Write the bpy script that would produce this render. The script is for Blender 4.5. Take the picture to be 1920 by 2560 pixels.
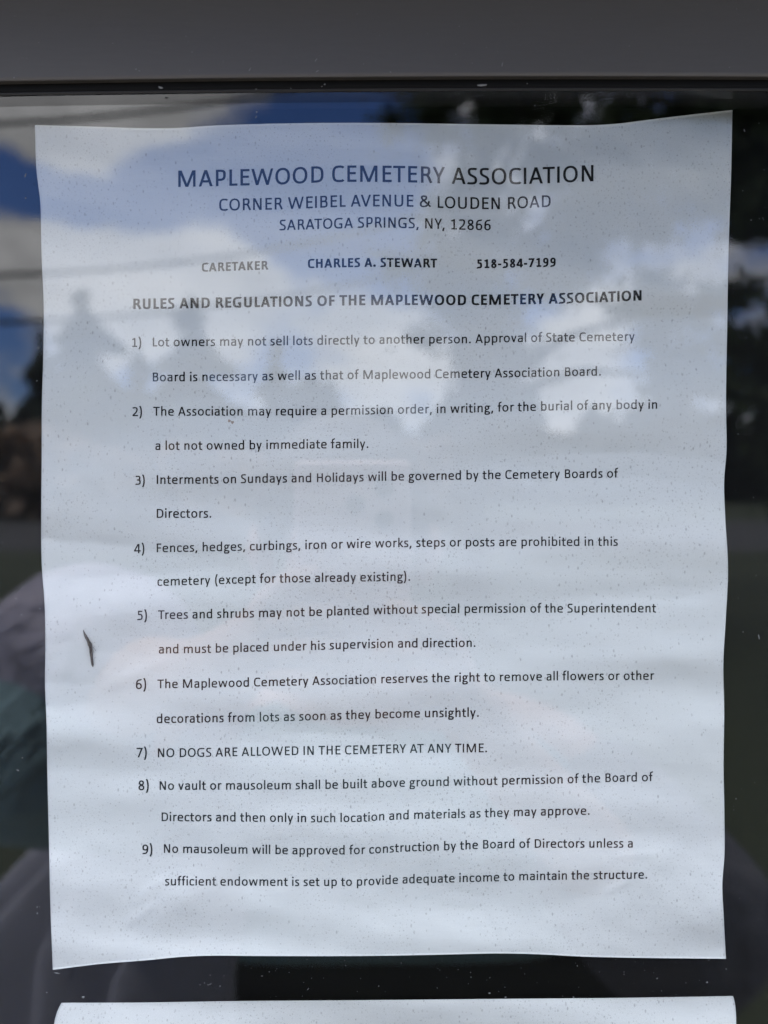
import bpy, bmesh, math, random
import numpy as np
from mathutils import Vector, Matrix

# ------------------------------------------------------------------ scene, camera, light
S = bpy.context.scene
for o in list(bpy.data.objects):
    bpy.data.objects.remove(o)
COL = S.collection
R = math.radians

EYE = 1.5            # camera height over the grass
DIST = 0.2436        # camera to the paper (paper lies near y = 0)
FPX = 1933.0         # focal length in pixels of the 1920 x 2560 photograph
PITCH = 1.8
GLASS_Y = -0.010

cam_d = bpy.data.cameras.new("camera")
cam = bpy.data.objects.new("camera", cam_d)
COL.objects.link(cam)
cam.location = (0, -DIST, EYE)
cam.rotation_euler = (R(90 - PITCH), 0, 0)
cam_d.sensor_fit = 'VERTICAL'
cam_d.sensor_height = 24
cam_d.lens = 24 * FPX / 2560
cam_d.clip_start = 0.004
cam_d.clip_end = 2000
cam_d.dof.use_dof = True
cam_d.dof.focus_distance = DIST
cam_d.dof.aperture_fstop = 4.7
S.camera = cam

SUN_EL, SUN_AZ = 46.0, -74.0      # azimuth clockwise from +Y (the way the camera looks); the sun is just behind the board
SKY_STRENGTH = 0.15
W = bpy.data.worlds.new("World")
S.world = W
W.use_nodes = True
sun_d = bpy.data.lights.new("sun", 'SUN')
sun_d.energy = 3.0
sun_d.angle = R(0.53)
sun_d.color = (1.0, 0.95, 0.87)
sun = bpy.data.objects.new("sun", sun_d)
COL.objects.link(sun)
sd = Vector((math.sin(R(SUN_AZ)) * math.cos(R(SUN_EL)), math.cos(R(SUN_AZ)) * math.cos(R(SUN_EL)), math.sin(R(SUN_EL))))
sun.rotation_euler = sd.to_track_quat('Z', 'Y').to_euler()
sun.location = sd * 30

S.view_settings.view_transform = 'Standard'
S.view_settings.look = 'None'
S.view_settings.exposure = 0.12
S.view_settings.gamma = 1.0
S.view_settings.use_curve_mapping = False
S.render.engine = 'CYCLES'
S.cycles.use_denoising = True
S.cycles.denoiser = 'OPENIMAGEDENOISE'
S.cycles.denoising_input_passes = 'RGB_ALBEDO_NORMAL'
S.cycles.denoising_prefilter = 'ACCURATE'
S.cycles.use_adaptive_sampling = False
S.cycles.max_bounces = 10
S.cycles.transparent_max_bounces = 24
S.cycles.caustics_reflective = False
S.cycles.caustics_refractive = False
S.cycles.sample_clamp_indirect = 6.0

# ------------------------------------------------------------------ pixel <-> place
cp, sp = math.cos(R(PITCH)), math.sin(R(PITCH))

def ray(px, py):
    px = np.asarray(px, float); py = np.asarray(py, float)
    u = (px - 960) / FPX
    v = (1280 - py) / FPX
    dy = cp + v * sp
    dz = v * cp - sp
    return u, dy, dz

def at(px, py, y):
    """points at depth y that were measured at photo pixel px, py"""
    u, dy, dz = ray(px, py)
    t = (np.asarray(y, float) + DIST) / dy
    return np.stack([u * t, np.zeros_like(t) + y, EYE + dz * t], -1)

def mirrored(px, py, dist):
    """a place in front of the board that the glass mirrors at photo pixel px, py, dist metres out"""
    u, dy, dz = ray(px, py)
    y0 = 2 * GLASS_Y + DIST
    t = (y0 + dist) / dy
    return Vector((float(u * t), float(-dist), float(EYE + dz * t)))

# ------------------------------------------------------------------ small helpers
def link(name, verts, faces, mat=None, parent=None, smooth=False):
    me = bpy.data.meshes.new(name)
    me.from_pydata([tuple(map(float, v)) for v in verts], [], [tuple(int(i) for i in f) for f in faces])
    me.update()
    o = bpy.data.objects.new(name, me)
    COL.objects.link(o)
    if mat: me.materials.append(mat)
    if parent is not None: o.parent = parent
    if smooth:
        me.polygons.foreach_set('use_smooth', [True] * len(me.polygons))
    return o

def empty(name, loc=(0, 0, 0)):
    o = bpy.data.objects.new(name, None)
    COL.objects.link(o)
    o.location = loc
    o.empty_display_size = 0.05
    return o

def tag(o, label=None, cat=None, group=None, kind=None):
    if label: o['label'] = label
    if cat: o['category'] = cat
    if group: o['group'] = group
    if kind: o['kind'] = kind
    return o

def under(o, root):
    """parent o to root, keeping world coordinates of its mesh"""
    o.parent = root
    o.matrix_parent_inverse = Matrix.Translation(-Vector(root.location))
    return o

class MB:
    def __init__(s): s.v = []; s.f = []
    def add(s, vs, fs):
        n = len(s.v)
        s.v += [tuple(map(float, v)) for v in vs]
        s.f += [tuple(i + n for i in f) for f in fs]
    def box(s, x0, x1, y0, y1, z0, z1):
        s.add([(x0, y0, z0), (x1, y0, z0), (x1, y1, z0), (x0, y1, z0), (x0, y0, z1), (x1, y0, z1), (x1, y1, z1), (x0, y1, z1)],
              [(3, 2, 1, 0), (4, 5, 6, 7), (0, 1, 5, 4), (1, 2, 6, 5), (2, 3, 7, 6), (3, 0, 4, 7)])
    def tube(s, pts, rad, n=8, cap=True):
        pts = [Vector(p) for p in pts]
        rings = []
        for i, p in enumerate(pts):
            a = pts[max(i - 1, 0)]; b = pts[min(i + 1, len(pts) - 1)]
            t = (b - a).normalized()
            up = Vector((0, 0, 1)) if abs(t.z) < 0.9 else Vector((0, 1, 0))
            e1 = t.cross(up).normalized(); e2 = t.cross(e1)
            r = rad[i] if hasattr(rad, '__len__') else rad
            rings.append([p + (e1 * math.cos(2 * math.pi * k / n) + e2 * math.sin(2 * math.pi * k / n)) * r for k in range(n)])
        vs = [v for r in rings for v in r]
        fs = []
        for i in range(len(pts) - 1):
            for k in range(n):
                k2 = (k + 1) % n
                fs.append((i * n + k, i * n + k2, (i + 1) * n + k2, (i + 1) * n + k))
        if cap:
            fs.append(tuple(range(n - 1, -1, -1)))
            fs.append(tuple((len(pts) - 1) * n + k for k in range(n)))
        s.add(vs, fs)
    def build(s, name, mat=None, parent=None, smooth=False):
        return link(name, s.v, s.f, mat, parent, smooth)

def bevel(o, w, seg=3):
    m = o.modifiers.new("bevel", 'BEVEL'); m.width = w; m.segments = seg; m.limit_method = 'ANGLE'
    return o

# ------------------------------------------------------------------ materials
def new_mat(name):
    m = bpy.data.materials.new(name); m.use_nodes = True
    nt = m.node_tree
    return m, nt, nt.nodes['Principled BSDF'], nt.nodes['Material Output']

def N(nt, kind, **kw):
    n = nt.nodes.new(kind)
    for k, v in kw.items():
        if k in n.inputs: n.inputs[k].default_value = v
        else: setattr(n, k, v)
    return n

def math_node(nt, op, a, b=None, c=None, clamp=False):
    n = nt.nodes.new('ShaderNodeMath'); n.operation = op; n.use_clamp = clamp
    for i, x in enumerate((a, b, c)):
        if x is None: continue
        if isinstance(x, (int, float)): n.inputs[i].default_value = x
        else: nt.links.new(x, n.inputs[i])
    return n.outputs[0]

def mix_col(nt, fac, a, b, mode='MIX'):
    n = nt.nodes.new('ShaderNodeMix'); n.data_type = 'RGBA'; n.blend_type = mode
    for i, x in ((0, fac), (6, a), (7, b)):
        if isinstance(x, (int, float)): n.inputs[i].default_value = x
        elif isinstance(x, tuple): n.inputs[i].default_value = (*x, 1) if len(x) == 3 else x
        else: nt.links.new(x, n.inputs[i])
    return n.outputs[2]

def maprange(nt, x, a, b, c=0.0, d=1.0, smooth=True):
    n = nt.nodes.new('ShaderNodeMapRange')
    n.interpolation_type = 'SMOOTHSTEP' if smooth else 'LINEAR'
    nt.links.new(x, n.inputs[0])
    for i, v in ((1, a), (2, b), (3, c), (4, d)): n.inputs[i].default_value = v
    return n.outputs[0]

def coords(nt, scale=(1, 1, 1), rot=(0, 0, 0)):
    tc = nt.nodes.new('ShaderNodeTexCoord')
    mp = nt.nodes.new('ShaderNodeMapping')
    mp.inputs['Scale'].default_value = scale
    mp.inputs['Rotation'].default_value = rot
    nt.links.new(tc.outputs['Object'], mp.inputs[0])
    return mp.outputs[0]

def noise(nt, vec, scale, detail=3, rough=0.55):
    n = N(nt, 'ShaderNodeTexNoise', Scale=scale, Detail=detail, Roughness=rough)
    nt.links.new(vec, n.inputs['Vector'])
    return n.outputs['Fac']

def plain(name, col, rough=0.6, spec=0.5, metal=0.0, var=0.0, scale=20, bump=0.0, deep=0.01):
    m, nt, b, out = new_mat(name)
    b.inputs['Base Color'].default_value = (*col, 1)
    b.inputs['Roughness'].default_value = rough
    b.inputs['Specular IOR Level'].default_value = spec
    b.inputs['Metallic'].default_value = metal
    if var or bump:
        v = coords(nt)
        f = noise(nt, v, scale, 4)
        if var:
            lo = tuple(c * (1 - var) for c in col); hi = tuple(min(1, c * (1 + var)) for c in col)
            nt.links.new(mix_col(nt, f, lo, hi), b.inputs['Base Color'])
        if bump:
            bn = N(nt, 'ShaderNodeBump', Strength=bump, Distance=deep)
            nt.links.new(f, bn.inputs['Height']); nt.links.new(bn.outputs[0], b.inputs['Normal'])
    return m

# --- paper, weather-spotted
def paper_material(name, density):
    m, nt, b, out = new_mat(name)
    v = coords(nt)
    # spots of mildew: one small dot in some of the cells of a jittered grid
    def spots(scale, rmax, keep, vec):
        vo = N(nt, 'ShaderNodeTexVoronoi', Scale=scale, Randomness=1.0)
        vo.voronoi_dimensions = '2D'
        sep = nt.nodes.new('ShaderNodeSeparateXYZ'); nt.links.new(vec, sep.inputs[0])
        cmb = nt.nodes.new('ShaderNodeCombineXYZ')
        nt.links.new(sep.outputs[0], cmb.inputs[0]); nt.links.new(sep.outputs[2], cmb.inputs[1])
        nt.links.new(cmb.outputs[0], vo.inputs['Vector'])
        sc = nt.nodes.new('ShaderNodeSeparateColor'); nt.links.new(vo.outputs['Color'], sc.inputs[0])
        rad = math_node(nt, 'MULTIPLY_ADD', sc.outputs[1], rmax * 0.75, rmax * 0.25)
        dot = math_node(nt, 'SUBTRACT', 1.0, math_node(nt, 'DIVIDE', vo.outputs['Distance'], rad), clamp=True)
        dot = math_node(nt, 'MULTIPLY', dot, 2.2, clamp=True)
        big = noise(nt, vec, 26, 3)
        on = math_node(nt, 'LESS_THAN', sc.outputs[0], math_node(nt, 'MULTIPLY', maprange(nt, big, 0.36, 0.64, 0.12, 1.35), keep))
        return math_node(nt, 'MULTIPLY', math_node(nt, 'MULTIPLY', dot, on), math_node(nt, 'MULTIPLY_ADD', sc.outputs[2], 0.7, 0.3))
    s1 = spots(840, 0.23, 0.85 * density, v)
    s2 = spots(300, 0.11, 0.45 * density, v)
    s3 = spots(460, 0.17, 0.70 * density, coords(nt, (1, 1, 0.55), (0, R(-52), 0)))
    s = math_node(nt, 'MAXIMUM', math_node(nt, 'MAXIMUM', s1, s2), s3)
    fib = noise(nt, coords(nt, (1, 1, 3)), 500, 3)
    mott = noise(nt, v, 30, 4)
    c = mix_col(nt, mott, (0.70, 0.735, 0.74), (0.75, 0.78, 0.775))
    c = mix_col(nt, math_node(nt, 'MULTIPLY', fib, 0.10), c, (0.62, 0.63, 0.64))
    c = mix_col(nt, math_node(nt, 'MULTIPLY', s, 0.46), c, (0.20, 0.20, 0.205))
    nt.links.new(c, b.inputs['Base Color'])
    b.inputs['Roughness'].default_value = 0.95
    b.inputs['Specular IOR Level'].default_value = 0.15
    bn = N(nt, 'ShaderNodeBump', Strength=0.35, Distance=0.0005)
    nt.links.new(noise(nt, coords(nt, (0.32, 1, 1.5)), 150, 5), bn.inputs['Height'])
    nt.links.new(bn.outputs[0], b.inputs['Normal'])
    return m

M = {}
M['paper'] = paper_material('spotted_paper', 1.0)
M['paper_lower'] = paper_material('spotted_paper_lower', 1.5)
M['ink'] = plain('toner', (0.012, 0.012, 0.015), 0.7, 0.2)

# --- dark bronze aluminium
m, nt, b, out = new_mat('bronze_aluminium')
v = coords(nt, (0.12, 1, 1))
f = noise(nt, v, 900, 3)
g = noise(nt, coords(nt), 30, 3)
c = mix_col(nt, f, (0.081, 0.075, 0.072), (0.098, 0.091, 0.088))
c = mix_col(nt, math_node(nt, 'MULTIPLY', g, 0.5), c, (0.086, 0.080, 0.077))
nt.links.new(c, b.inputs['Base Color'])
b.inputs['Roughness'].default_value = 0.42
b.inputs['Specular IOR Level'].default_value = 0.45
bn = N(nt, 'ShaderNodeBump', Strength=0.06, Distance=0.0003); nt.links.new(f, bn.inputs['Height']); nt.links.new(bn.outputs[0], b.inputs['Normal'])
M['frame'] = m
M['rubber'] = plain('black_rubber', (0.004, 0.0038, 0.0036), 0.7, 0.15, var=0.3, scale=300)
M['lip'] = plain('worn_rubber', (0.012, 0.011, 0.010), 0.55, 0.4, var=0.4, scale=200)
M['inner'] = plain('dark_inner_rail', (0.030, 0.030, 0.032), 0.24, 0.5)
M['inner_dull'] = plain('dark_inner_step', (0.018, 0.018, 0.020), 0.22, 0.28)
M['backing'] = plain('black_backing', (0.0035, 0.0036, 0.0035), 0.75, 0.12, var=0.3, scale=60)

# --- clear pane: Fresnel mirror on the outer face, clear inside
m, nt, b, out = new_mat('clear_glass')
nt.nodes.remove(b)
tr = N(nt, 'ShaderNodeBsdfTransparent'); tr.inputs[0].default_value = (0.895, 0.902, 0.910, 1)
gl = N(nt, 'ShaderNodeBsdfGlossy'); gl.inputs['Roughness'].default_value = 0.0; gl.inputs[0].default_value = (1, 1, 1, 1)
geo = nt.nodes.new('ShaderNodeNewGeometry')
# both faces of the pane mirror: the outer one seen from the air, the inner one seen from within the pane
fr1 = N(nt, 'ShaderNodeFresnel', IOR=1.5); fr2 = N(nt, 'ShaderNodeFresnel', IOR=1 / 1.5)
tcg = nt.nodes.new('ShaderNodeTexCoord'); sx = nt.nodes.new('ShaderNodeSeparateXYZ'); nt.links.new(tcg.outputs['Object'], sx.inputs[0])
outer = math_node(nt, 'LESS_THAN', sx.outputs[1], GLASS_Y + 0.001)
bf = geo.outputs['Backfacing']
f_out = math_node(nt, 'MULTIPLY', math_node(nt, 'MULTIPLY', fr1.outputs[0], math_node(nt, 'SUBTRACT', 1.0, bf)), outer)
f_in = math_node(nt, 'MULTIPLY', math_node(nt, 'MULTIPLY', fr2.outputs[0], bf), math_node(nt, 'SUBTRACT', 1.0, outer))
fac = math_node(nt, 'ADD', f_out, f_in, clamp=True)
mx = nt.nodes.new('ShaderNodeMixShader')
nt.links.new(fac, mx.inputs[0]); nt.links.new(tr.outputs[0], mx.inputs[1]); nt.links.new(gl.outputs[0], mx.inputs[2])
nt.links.new(mx.outputs[0], out.inputs[0])
M['glass'] = m
m, nt, b, out = new_mat('clear_glass_inside')
nt.nodes.remove(b)
tr = N(nt, 'ShaderNodeBsdfTransparent'); tr.inputs[0].default_value = (0.985, 0.99, 0.99, 1)
nt.links.new(tr.outputs[0], out.inputs[0])
M['glass_in'] = m

# ------------------------------------------------------------------ sky with broken cloud
nt = W.node_tree
bg = nt.nodes['Background']; bg.inputs[1].default_value = SKY_STRENGTH
sky = nt.nodes.new('ShaderNodeTexSky'); sky.sky_type = 'NISHITA'; sky.sun_disc = False
sky.sun_elevation = R(SUN_EL); sky.sun_rotation = R(SUN_AZ); sky.altitude = 100; sky.air_density = 1.0; sky.dust_density = 0.6
tc = nt.nodes.new('ShaderNodeTexCoord')
dirv = tc.outputs['Generated']
mp = nt.nodes.new('ShaderNodeMapping'); mp.inputs['Scale'].default_value = (1, 1, 1.7); mp.inputs['Location'].default_value = (3.1, 1.7, 0.4)
nt.links.new(dirv, mp.inputs[0])
n1 = noise(nt, mp.outputs[0], 5.2, 8, 0.60)
n2 = noise(nt, mp.outputs[0], 14.0, 5, 0.6)
dens = math_node(nt, 'ADD', math_node(nt, 'MULTIPLY', n1, 0.72), math_node(nt, 'MULTIPLY', n2, 0.28))
def skydir(px, py):
    u, dy, dz = ray(px, py)
    return Vector((float(u), float(-dy), float(dz))).normalized()
# where cloud banks and blue openings stood that day; the last, unseen overhead, is added for its light
BANKS = [((250, 330), 0.085, 0.24), ((120, 260), 0.07, 0.16), ((520, 270), 0.07, 0.14), ((300, 690), 0.13, 0.26), ((560, 700), 0.09, 0.16), ((60, 590), 0.06, 0.16), ((1480, 930), 0.13, 0.10), ((960, 830), 0.10, 0.14), ((1250, 960), 0.09, 0.12),
         ((20, 470), 0.055, -0.38), ((170, 490), 0.05, -0.36), ((350, 500), 0.07, -0.42), ((600, 460), 0.11, -0.34), ((850, 330), 0.13, -0.34), ((880, 560), 0.11, -0.26), ((40, 850), 0.06, -0.16), ((1330, 760), 0.07, -0.2), ((1000, 660), 0.05, -0.12),
         ((1750, 260), 0.28, -0.14), ((960, -2400), 0.95, 0.30)]
for (p, rad, amt) in BANKS:
    dn = nt.nodes.new('ShaderNodeVectorMath'); dn.operation = 'DISTANCE'
    nt.links.new(dirv, dn.inputs[0]); dn.inputs[1].default_value = skydir(*p)
    dens = math_node(nt, 'ADD', dens, maprange(nt, dn.outputs['Value'], rad * 1.25, rad * 0.1, 0.0, amt))
cov = maprange(nt, dens, 0.45, 0.64)
shade = maprange(nt, noise(nt, mp.outputs[0], 5.5, 5, 0.6), 0.32, 0.68)
cl = mix_col(nt, shade, (12.0, 12.0, 12.2), (20.5, 20.4, 20.6))
sepd = nt.nodes.new('ShaderNodeSeparateXYZ'); nt.links.new(dirv, sepd.inputs[0])
high = maprange(nt, sepd.outputs[2], 0.52, 0.85, 1.0, 2.4)      # unseen overhead cloud, brightened to light the lower part of the sheet
vm = nt.nodes.new('ShaderNodeVectorMath'); vm.operation = 'SCALE'; nt.links.new(cl, vm.inputs[0]); nt.links.new(high, vm.inputs['Scale']); cl = vm.outputs[0]
blue = mix_col(nt, 1.0, sky.outputs[0], (1.05, 1.45, 2.45), 'MULTIPLY')
mixc = mix_col(nt, cov, blue, cl)
nt.links.new(mixc, bg.inputs[0])

# ------------------------------------------------------------------ the display case
board = empty('display_case', (0, 0, EYE - 1.5))
tag(board, 'dark bronze glazed display case with black backing, holding the paper notices', 'display case')

def bow(px):      # the rail sags a little towards the left
    return 8.3e-6 * 0.75 * (px - 1435.0) ** 2
XL, XR = -0.30, 0.34
ZB = EYE - 0.62
def strip(name, mat, prof, x0=XL - 0.05, x1=XR + 0.05, n=40, parent=board, smooth=False):
    """extrude a closed (y, z) profile along x, following the rail's slight sag"""
    vs, fs = [], []
    k = len(prof)
    for i in range(n + 1):
        x = x0 + (x1 - x0) * i / n
        px = 960 + x / 0.2300 * FPX
        px = max(-400, min(2300, px))
        dzs = -bow(px) / FPX * 0.23
        for (y, z) in prof: vs.append((x, y, z + dzs))
    for i in range(n):
        for j in range(k):
            j2 = (j + 1) % k
            fs.append((i * k + j, (i + 1) * k + j, (i + 1) * k + j2, i * k + j2))
    fs.append(tuple(range(k))); fs.append(tuple(n * k + j for j in range(k - 1, -1, -1)))
    o = link(name, vs, fs, mat, None, smooth)
    bm = bmesh.new(); bm.from_mesh(o.data); bmesh.ops.recalc_face_normals(bm, faces=bm.faces); bm.to_mesh(o.data); bm.free()
    return under(o, parent)

def zat(py, y):
    return float(at(960, py, y)[2])
RAIL_F = -0.0135
z_rail = zat(186.5, RAIL_F)            # lower front edge of the rail
yb = -0.0112
zb_ = zat(198.5, yb)
prof = [(RAIL_F, z_rail + 0.09), (RAIL_F, z_rail + 0.0008), (RAIL_F + 0.0001, z_rail + 0.0004), (RAIL_F + 0.0003, z_rail + 0.0001), (RAIL_F + 0.0007, z_rail - 0.00005),
        (yb + 0.0001, z_rail + 0.002), (-0.0040, z_rail + 0.002), (-0.0040, z_rail + 0.09)]
rail = strip('top_rail', M['frame'], prof)
M['rail_shade'] = plain('brown_underside_shade', (0.016, 0.0135, 0.010), 0.6, 0.25, var=0.3, scale=200)  # underside of the rail, its shade put into a darker brown
strip('rail_underside', M['rail_shade'], [(RAIL_F + 0.0008, z_rail + 0.0003), (RAIL_F + 0.0008, z_rail - 0.0001), (yb - 0.0009, zb_ + 0.0003), (yb - 0.0004, zb_ + 0.0001), (yb, zb_), (yb, z_rail + 0.0003)])
# black gasket under the rail, with a worn lip against the pane
zg = zat(217.5, -0.0108)
strip('gasket', M['rubber'], [(-0.0109, z_rail + 0.0019), (-0.0109, zg + 0.0007), (-0.0107, zg), (-0.0102, zg), (-0.0102, z_rail + 0.0019)])
zl = zat(225.5, GLASS_Y - 0.0004)
strip('gasket_lip', M['lip'], [(GLASS_Y - 0.0006, zg - 0.0001), (GLASS_Y - 0.0006, zl + 0.0003), (GLASS_Y - 0.0004, zl), (GLASS_Y - 0.0001, zl), (GLASS_Y - 0.0001, zg - 0.0001)])
# stepped inner rail between pane and backing (its shiny underside mirrors the sheet)
yi0 = -0.0068
z1 = zat(226, yi0) - 0.0001
y_s = (z1 - EYE) / math.tan(math.atan((1280 - 246) / FPX) - R(PITCH)) - DIST
strip('inner_rail', M['inner'], [(yi0, z1), (yi0, z1 + 0.02), (y_s, z1 + 0.02), (y_s, z1)])
z2 = z1 + 0.0003
strip('inner_step', M['inner_dull'], [(y_s + 0.00005, z2), (y_s + 0.00005, z2 + 0.02), (0.0060, z2 + 0.02), (0.0060, z2)])
# backing panel
mb = MB(); mb.box(XL, XR, 0.0045, 0.012, ZB, z_rail + 0.08)
under(mb.build('backing_panel', M['backing']), board)
# pane: outer face mirrors, the rest is clear
pane = MB(); pane.box(XL + 0.001, XR - 0.001, GLASS_Y, GLASS_Y + 0.003, ZB + 0.002, z_rail + 0.0016)
po = pane.build('glass_pane', M['glass']); po.data.materials.append(M['glass_in'])
for p in po.data.polygons: p.material_index = 0 if abs(p.normal.y) > 0.5 else 1
under(po, board)
# side and bottom rails (outside the picture), unseen overhang added to shade the sheet's top
for name, bx in (('side_rail', (XL - 0.05, XL + 0.0005, RAIL_F + 0.0001, 0.012, ZB - 0.05, z_rail - 0.0045)),
                 ('side_rail', (XR - 0.0005, XR + 0.05, RAIL_F + 0.0001, 0.012, ZB - 0.05, z_rail - 0.0045)),
                 ('bottom_rail', (XL + 0.001, XR - 0.001, RAIL_F + 0.0002, 0.0125, ZB - 0.05, ZB + 0.0005))):
    mb = MB(); mb.box(*bx); under(bevel(mb.build(name, M['frame']), 0.002), board)
BLOCKER_E, BLOCKER_H = 0.10, 0.055
mb = MB()
zt = z_rail + BLOCKER_H
mb.add([(XL - 0.08, RAIL_F - BLOCKER_E, zt), (XR + 0.08, RAIL_F - BLOCKER_E, zt), (XR + 0.08, 0.10, zt + 0.05), (XL - 0.08, 0.10, zt + 0.05),
        (XL - 0.08, RAIL_F - BLOCKER_E, zt + 0.02), (XR + 0.08, RAIL_F - BLOCKER_E, zt + 0.02), (XR + 0.08, 0.10, zt + 0.07), (XL - 0.08, 0.10, zt + 0.07)],
       [(3, 2, 1, 0), (4, 5, 6, 7), (0, 1, 5, 4), (1, 2, 6, 5), (2, 3, 7, 6), (3, 0, 4, 7)])
under(mb.build('shade_blocker', M['frame']), board)
mb = MB(); mb.box(XL - 0.05, XR + 0.05, -0.0035, 0.03, z_rail + 0.0902, zt + 0.02)
mb.box(XL - 0.05, XR + 0.05, 0.0125, 0.05, ZB - 0.05, z_rail + 0.09)
under(mb.build('back_box', M['frame']), board)
for x in (XL - 0.02, XR + 0.02):
    mb = MB(); mb.box(x - 0.04, x + 0.04, 0.055, 0.135, 0, zt + 0.06)
    under(mb.build('post', M['frame']), board)

# ------------------------------------------------------------------ the sheets of paper
rng = np.random.default_rng(7)
WAVES = []
for i in range(14):
    lam_y = rng.uniform(130, 430); lam_x = rng.uniform(700, 2200)
    WAVES.append((2 * np.pi / lam_x * rng.choice([-1, 1]), 2 * np.pi / lam_y, rng.uniform(0, 6.28), lam_y / 430 * 0.00058))
for i in range(26):
    lam = rng.uniform(45, 150); a = rng.normal(np.pi / 2, 0.55)
    WAVES.append((2 * np.pi / lam * np.cos(a), 2 * np.pi / lam * np.sin(a), rng.uniform(0, 6.28), lam / 150 * 0.00004))
CREASES = [  # (x0, y0, x1, y1, half width px, height m)
    (1504, 2239, 1590, 2192, 7, 0.00022), (1530, 2140, 1640, 2136, 9, 0.00016), (305, 2320, 395, 2255, 12, 0.00025), (330, 2262, 420, 2190, 14, 0.0002),
    (255, 1722, 420, 1648, 16, 0.00022), (1500, 2290, 1700, 2120, 40, 0.0004), (300, 2380, 640, 2080, 60, 0.0006), (1240, 2300, 1500, 2160, 50, 0.0005),
    (1180, 1310, 1700, 1290, 26, 0.0004), (1330, 1495, 1800, 1480, 26, -0.0005), (110, 560, 420, 600, 40, 0.0004), (1300, 1650, 1800, 1640, 30, 0.0004)]
def seg_d(px, py, x0, y0, x1, y1):
    L2 = (x1 - x0) ** 2 + (y1 - y0) ** 2
    t = ((px - x0) * (x1 - x0) + (py - y0) * (y1 - y0)) / L2
    tc_ = np.clip(t, 0, 1)
    d = np.hypot(px - x0 - tc_ * (x1 - x0), py - y0 - tc_ * (y1 - y0))
    return d, t
def lift(px, py):
    """how far the sheet bulges off the backing (metres), by photo pixel"""
    px = np.asarray(px, float); py = np.asarray(py, float)
    w = np.full(np.broadcast(px, py).shape, 0.0022)
    for kx, ky, ph, a in WAVES: w = w + a * np.sin(kx * px + ky * py + ph)
    for x0, y0, x1, y1, hw, h in CREASES:
        d, t = seg_d(px, py, x0, y0, x1, y1)
        w = w + 1.7 * h * np.exp(-(d / hw) ** 2) * np.clip(4 * t * (1 - t) + 0.25, 0, 1)
    # ripples of the free right edge and left edge
    w = w + 0.0006 * np.exp(-((px - 1830) / 160.0) ** 2) * np.sin(py / 68.0) + 0.0005 * np.exp(-((px - 100) / 150.0) ** 2) * np.sin(py / 85.0 + 1.0)
    return np.maximum(w, 0.0006) - 0.0022

def onpaper(px, py, up=0.0):
    w = lift(px, py)
    return at(px, py, -(w + up))

def curve(pts, n, axis, power=1.0):
    pts = np.array(pts, float)
    t = pts[:, axis]; o = pts[:, 1 - axis]
    tt = t[0] + (t[-1] - t[0]) * np.linspace(0, 1, n) ** power
    # smooth (monotone cubic-like) interpolation
    m = np.gradient(o, t)
    idx = np.clip(np.searchsorted(t, tt) - 1, 0, len(t) - 2)
    h = t[idx + 1] - t[idx]; s = (tt - t[idx]) / h
    h00 = 2 * s**3 - 3 * s**2 + 1; h10 = s**3 - 2 * s**2 + s; h01 = -2 * s**3 + 3 * s**2; h11 = s**3 - s**2
    oo = h00 * o[idx] + h10 * h * m[idx] + h01 * o[idx + 1] + h11 * h * m[idx + 1]
    return (np.stack([tt, oo], -1) if axis == 0 else np.stack([oo, tt], -1))

Z = 1.728
TOP = [(150 / Z, 540 / Z), (400 / Z, 547 / Z), (650 / Z, 554 / Z), (760 / Z, 553 / Z), (900 / Z, 543.5 / Z), (1100 / Z, 536 / Z), (1300 / Z, 532 / Z), (960, 531 / Z), (960 + 300 / Z, 535 / Z),
       (960 + 600 / Z, 539 / Z), (960 + 800 / Z, 541 / Z), (960 + 920 / Z, 540 / Z), (960 + 1010 / Z, 534 / Z), (960 + 1130 / Z, 519 / Z), (960 + 1250 / Z, 504 / Z), (960 + 1505 / Z, 475 / Z)]
BOT = [(228 / Z, 872 / Z), (420 / Z, 848 / Z), (640 / Z, 830 / Z), (800 / Z, 815 / Z), (900 / Z, 811 / Z), (1100 / Z, 812 / Z), (960, 811 / Z), (960 + 300 / Z, 805 / Z), (960 + 500 / Z, 801 / Z),
       (960 + 650 / Z, 804 / Z), (960 + 870 / Z, 815 / Z), (960 + 1100 / Z, 820 / Z), (960 + 1477 / Z, 824 / Z)]
BOT = [(x, 1920 + y) for x, y in BOT]
LEFT = [(87, 312.5), (91.5, 428), (101, 511), (102.5, 579), (104, 640), (109, 756), (108.5, 871), (104.5, 1016), (104, 1161), (103, 1280), (105, 1425), (111, 1500), (113.5, 1598), (112.5, 1714), (116, 1801), (118, 1920), (122.7, 2122), (126, 2267), (132, 2424.6)]
RIGHT = [(1831, 275), (1828, 428), (1821, 640), (1818, 814), (1815, 1016), (1816, 1132), (1810.5, 1201), (1812.5, 1280), (1820, 1425), (1815, 1540), (1808.5, 1656), (1810.5, 1772), (1809, 1920), (1811, 2036), (1811, 2140), (1806, 2209), (1809.5, 2296), (1814.8, 2396.9)]

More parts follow.
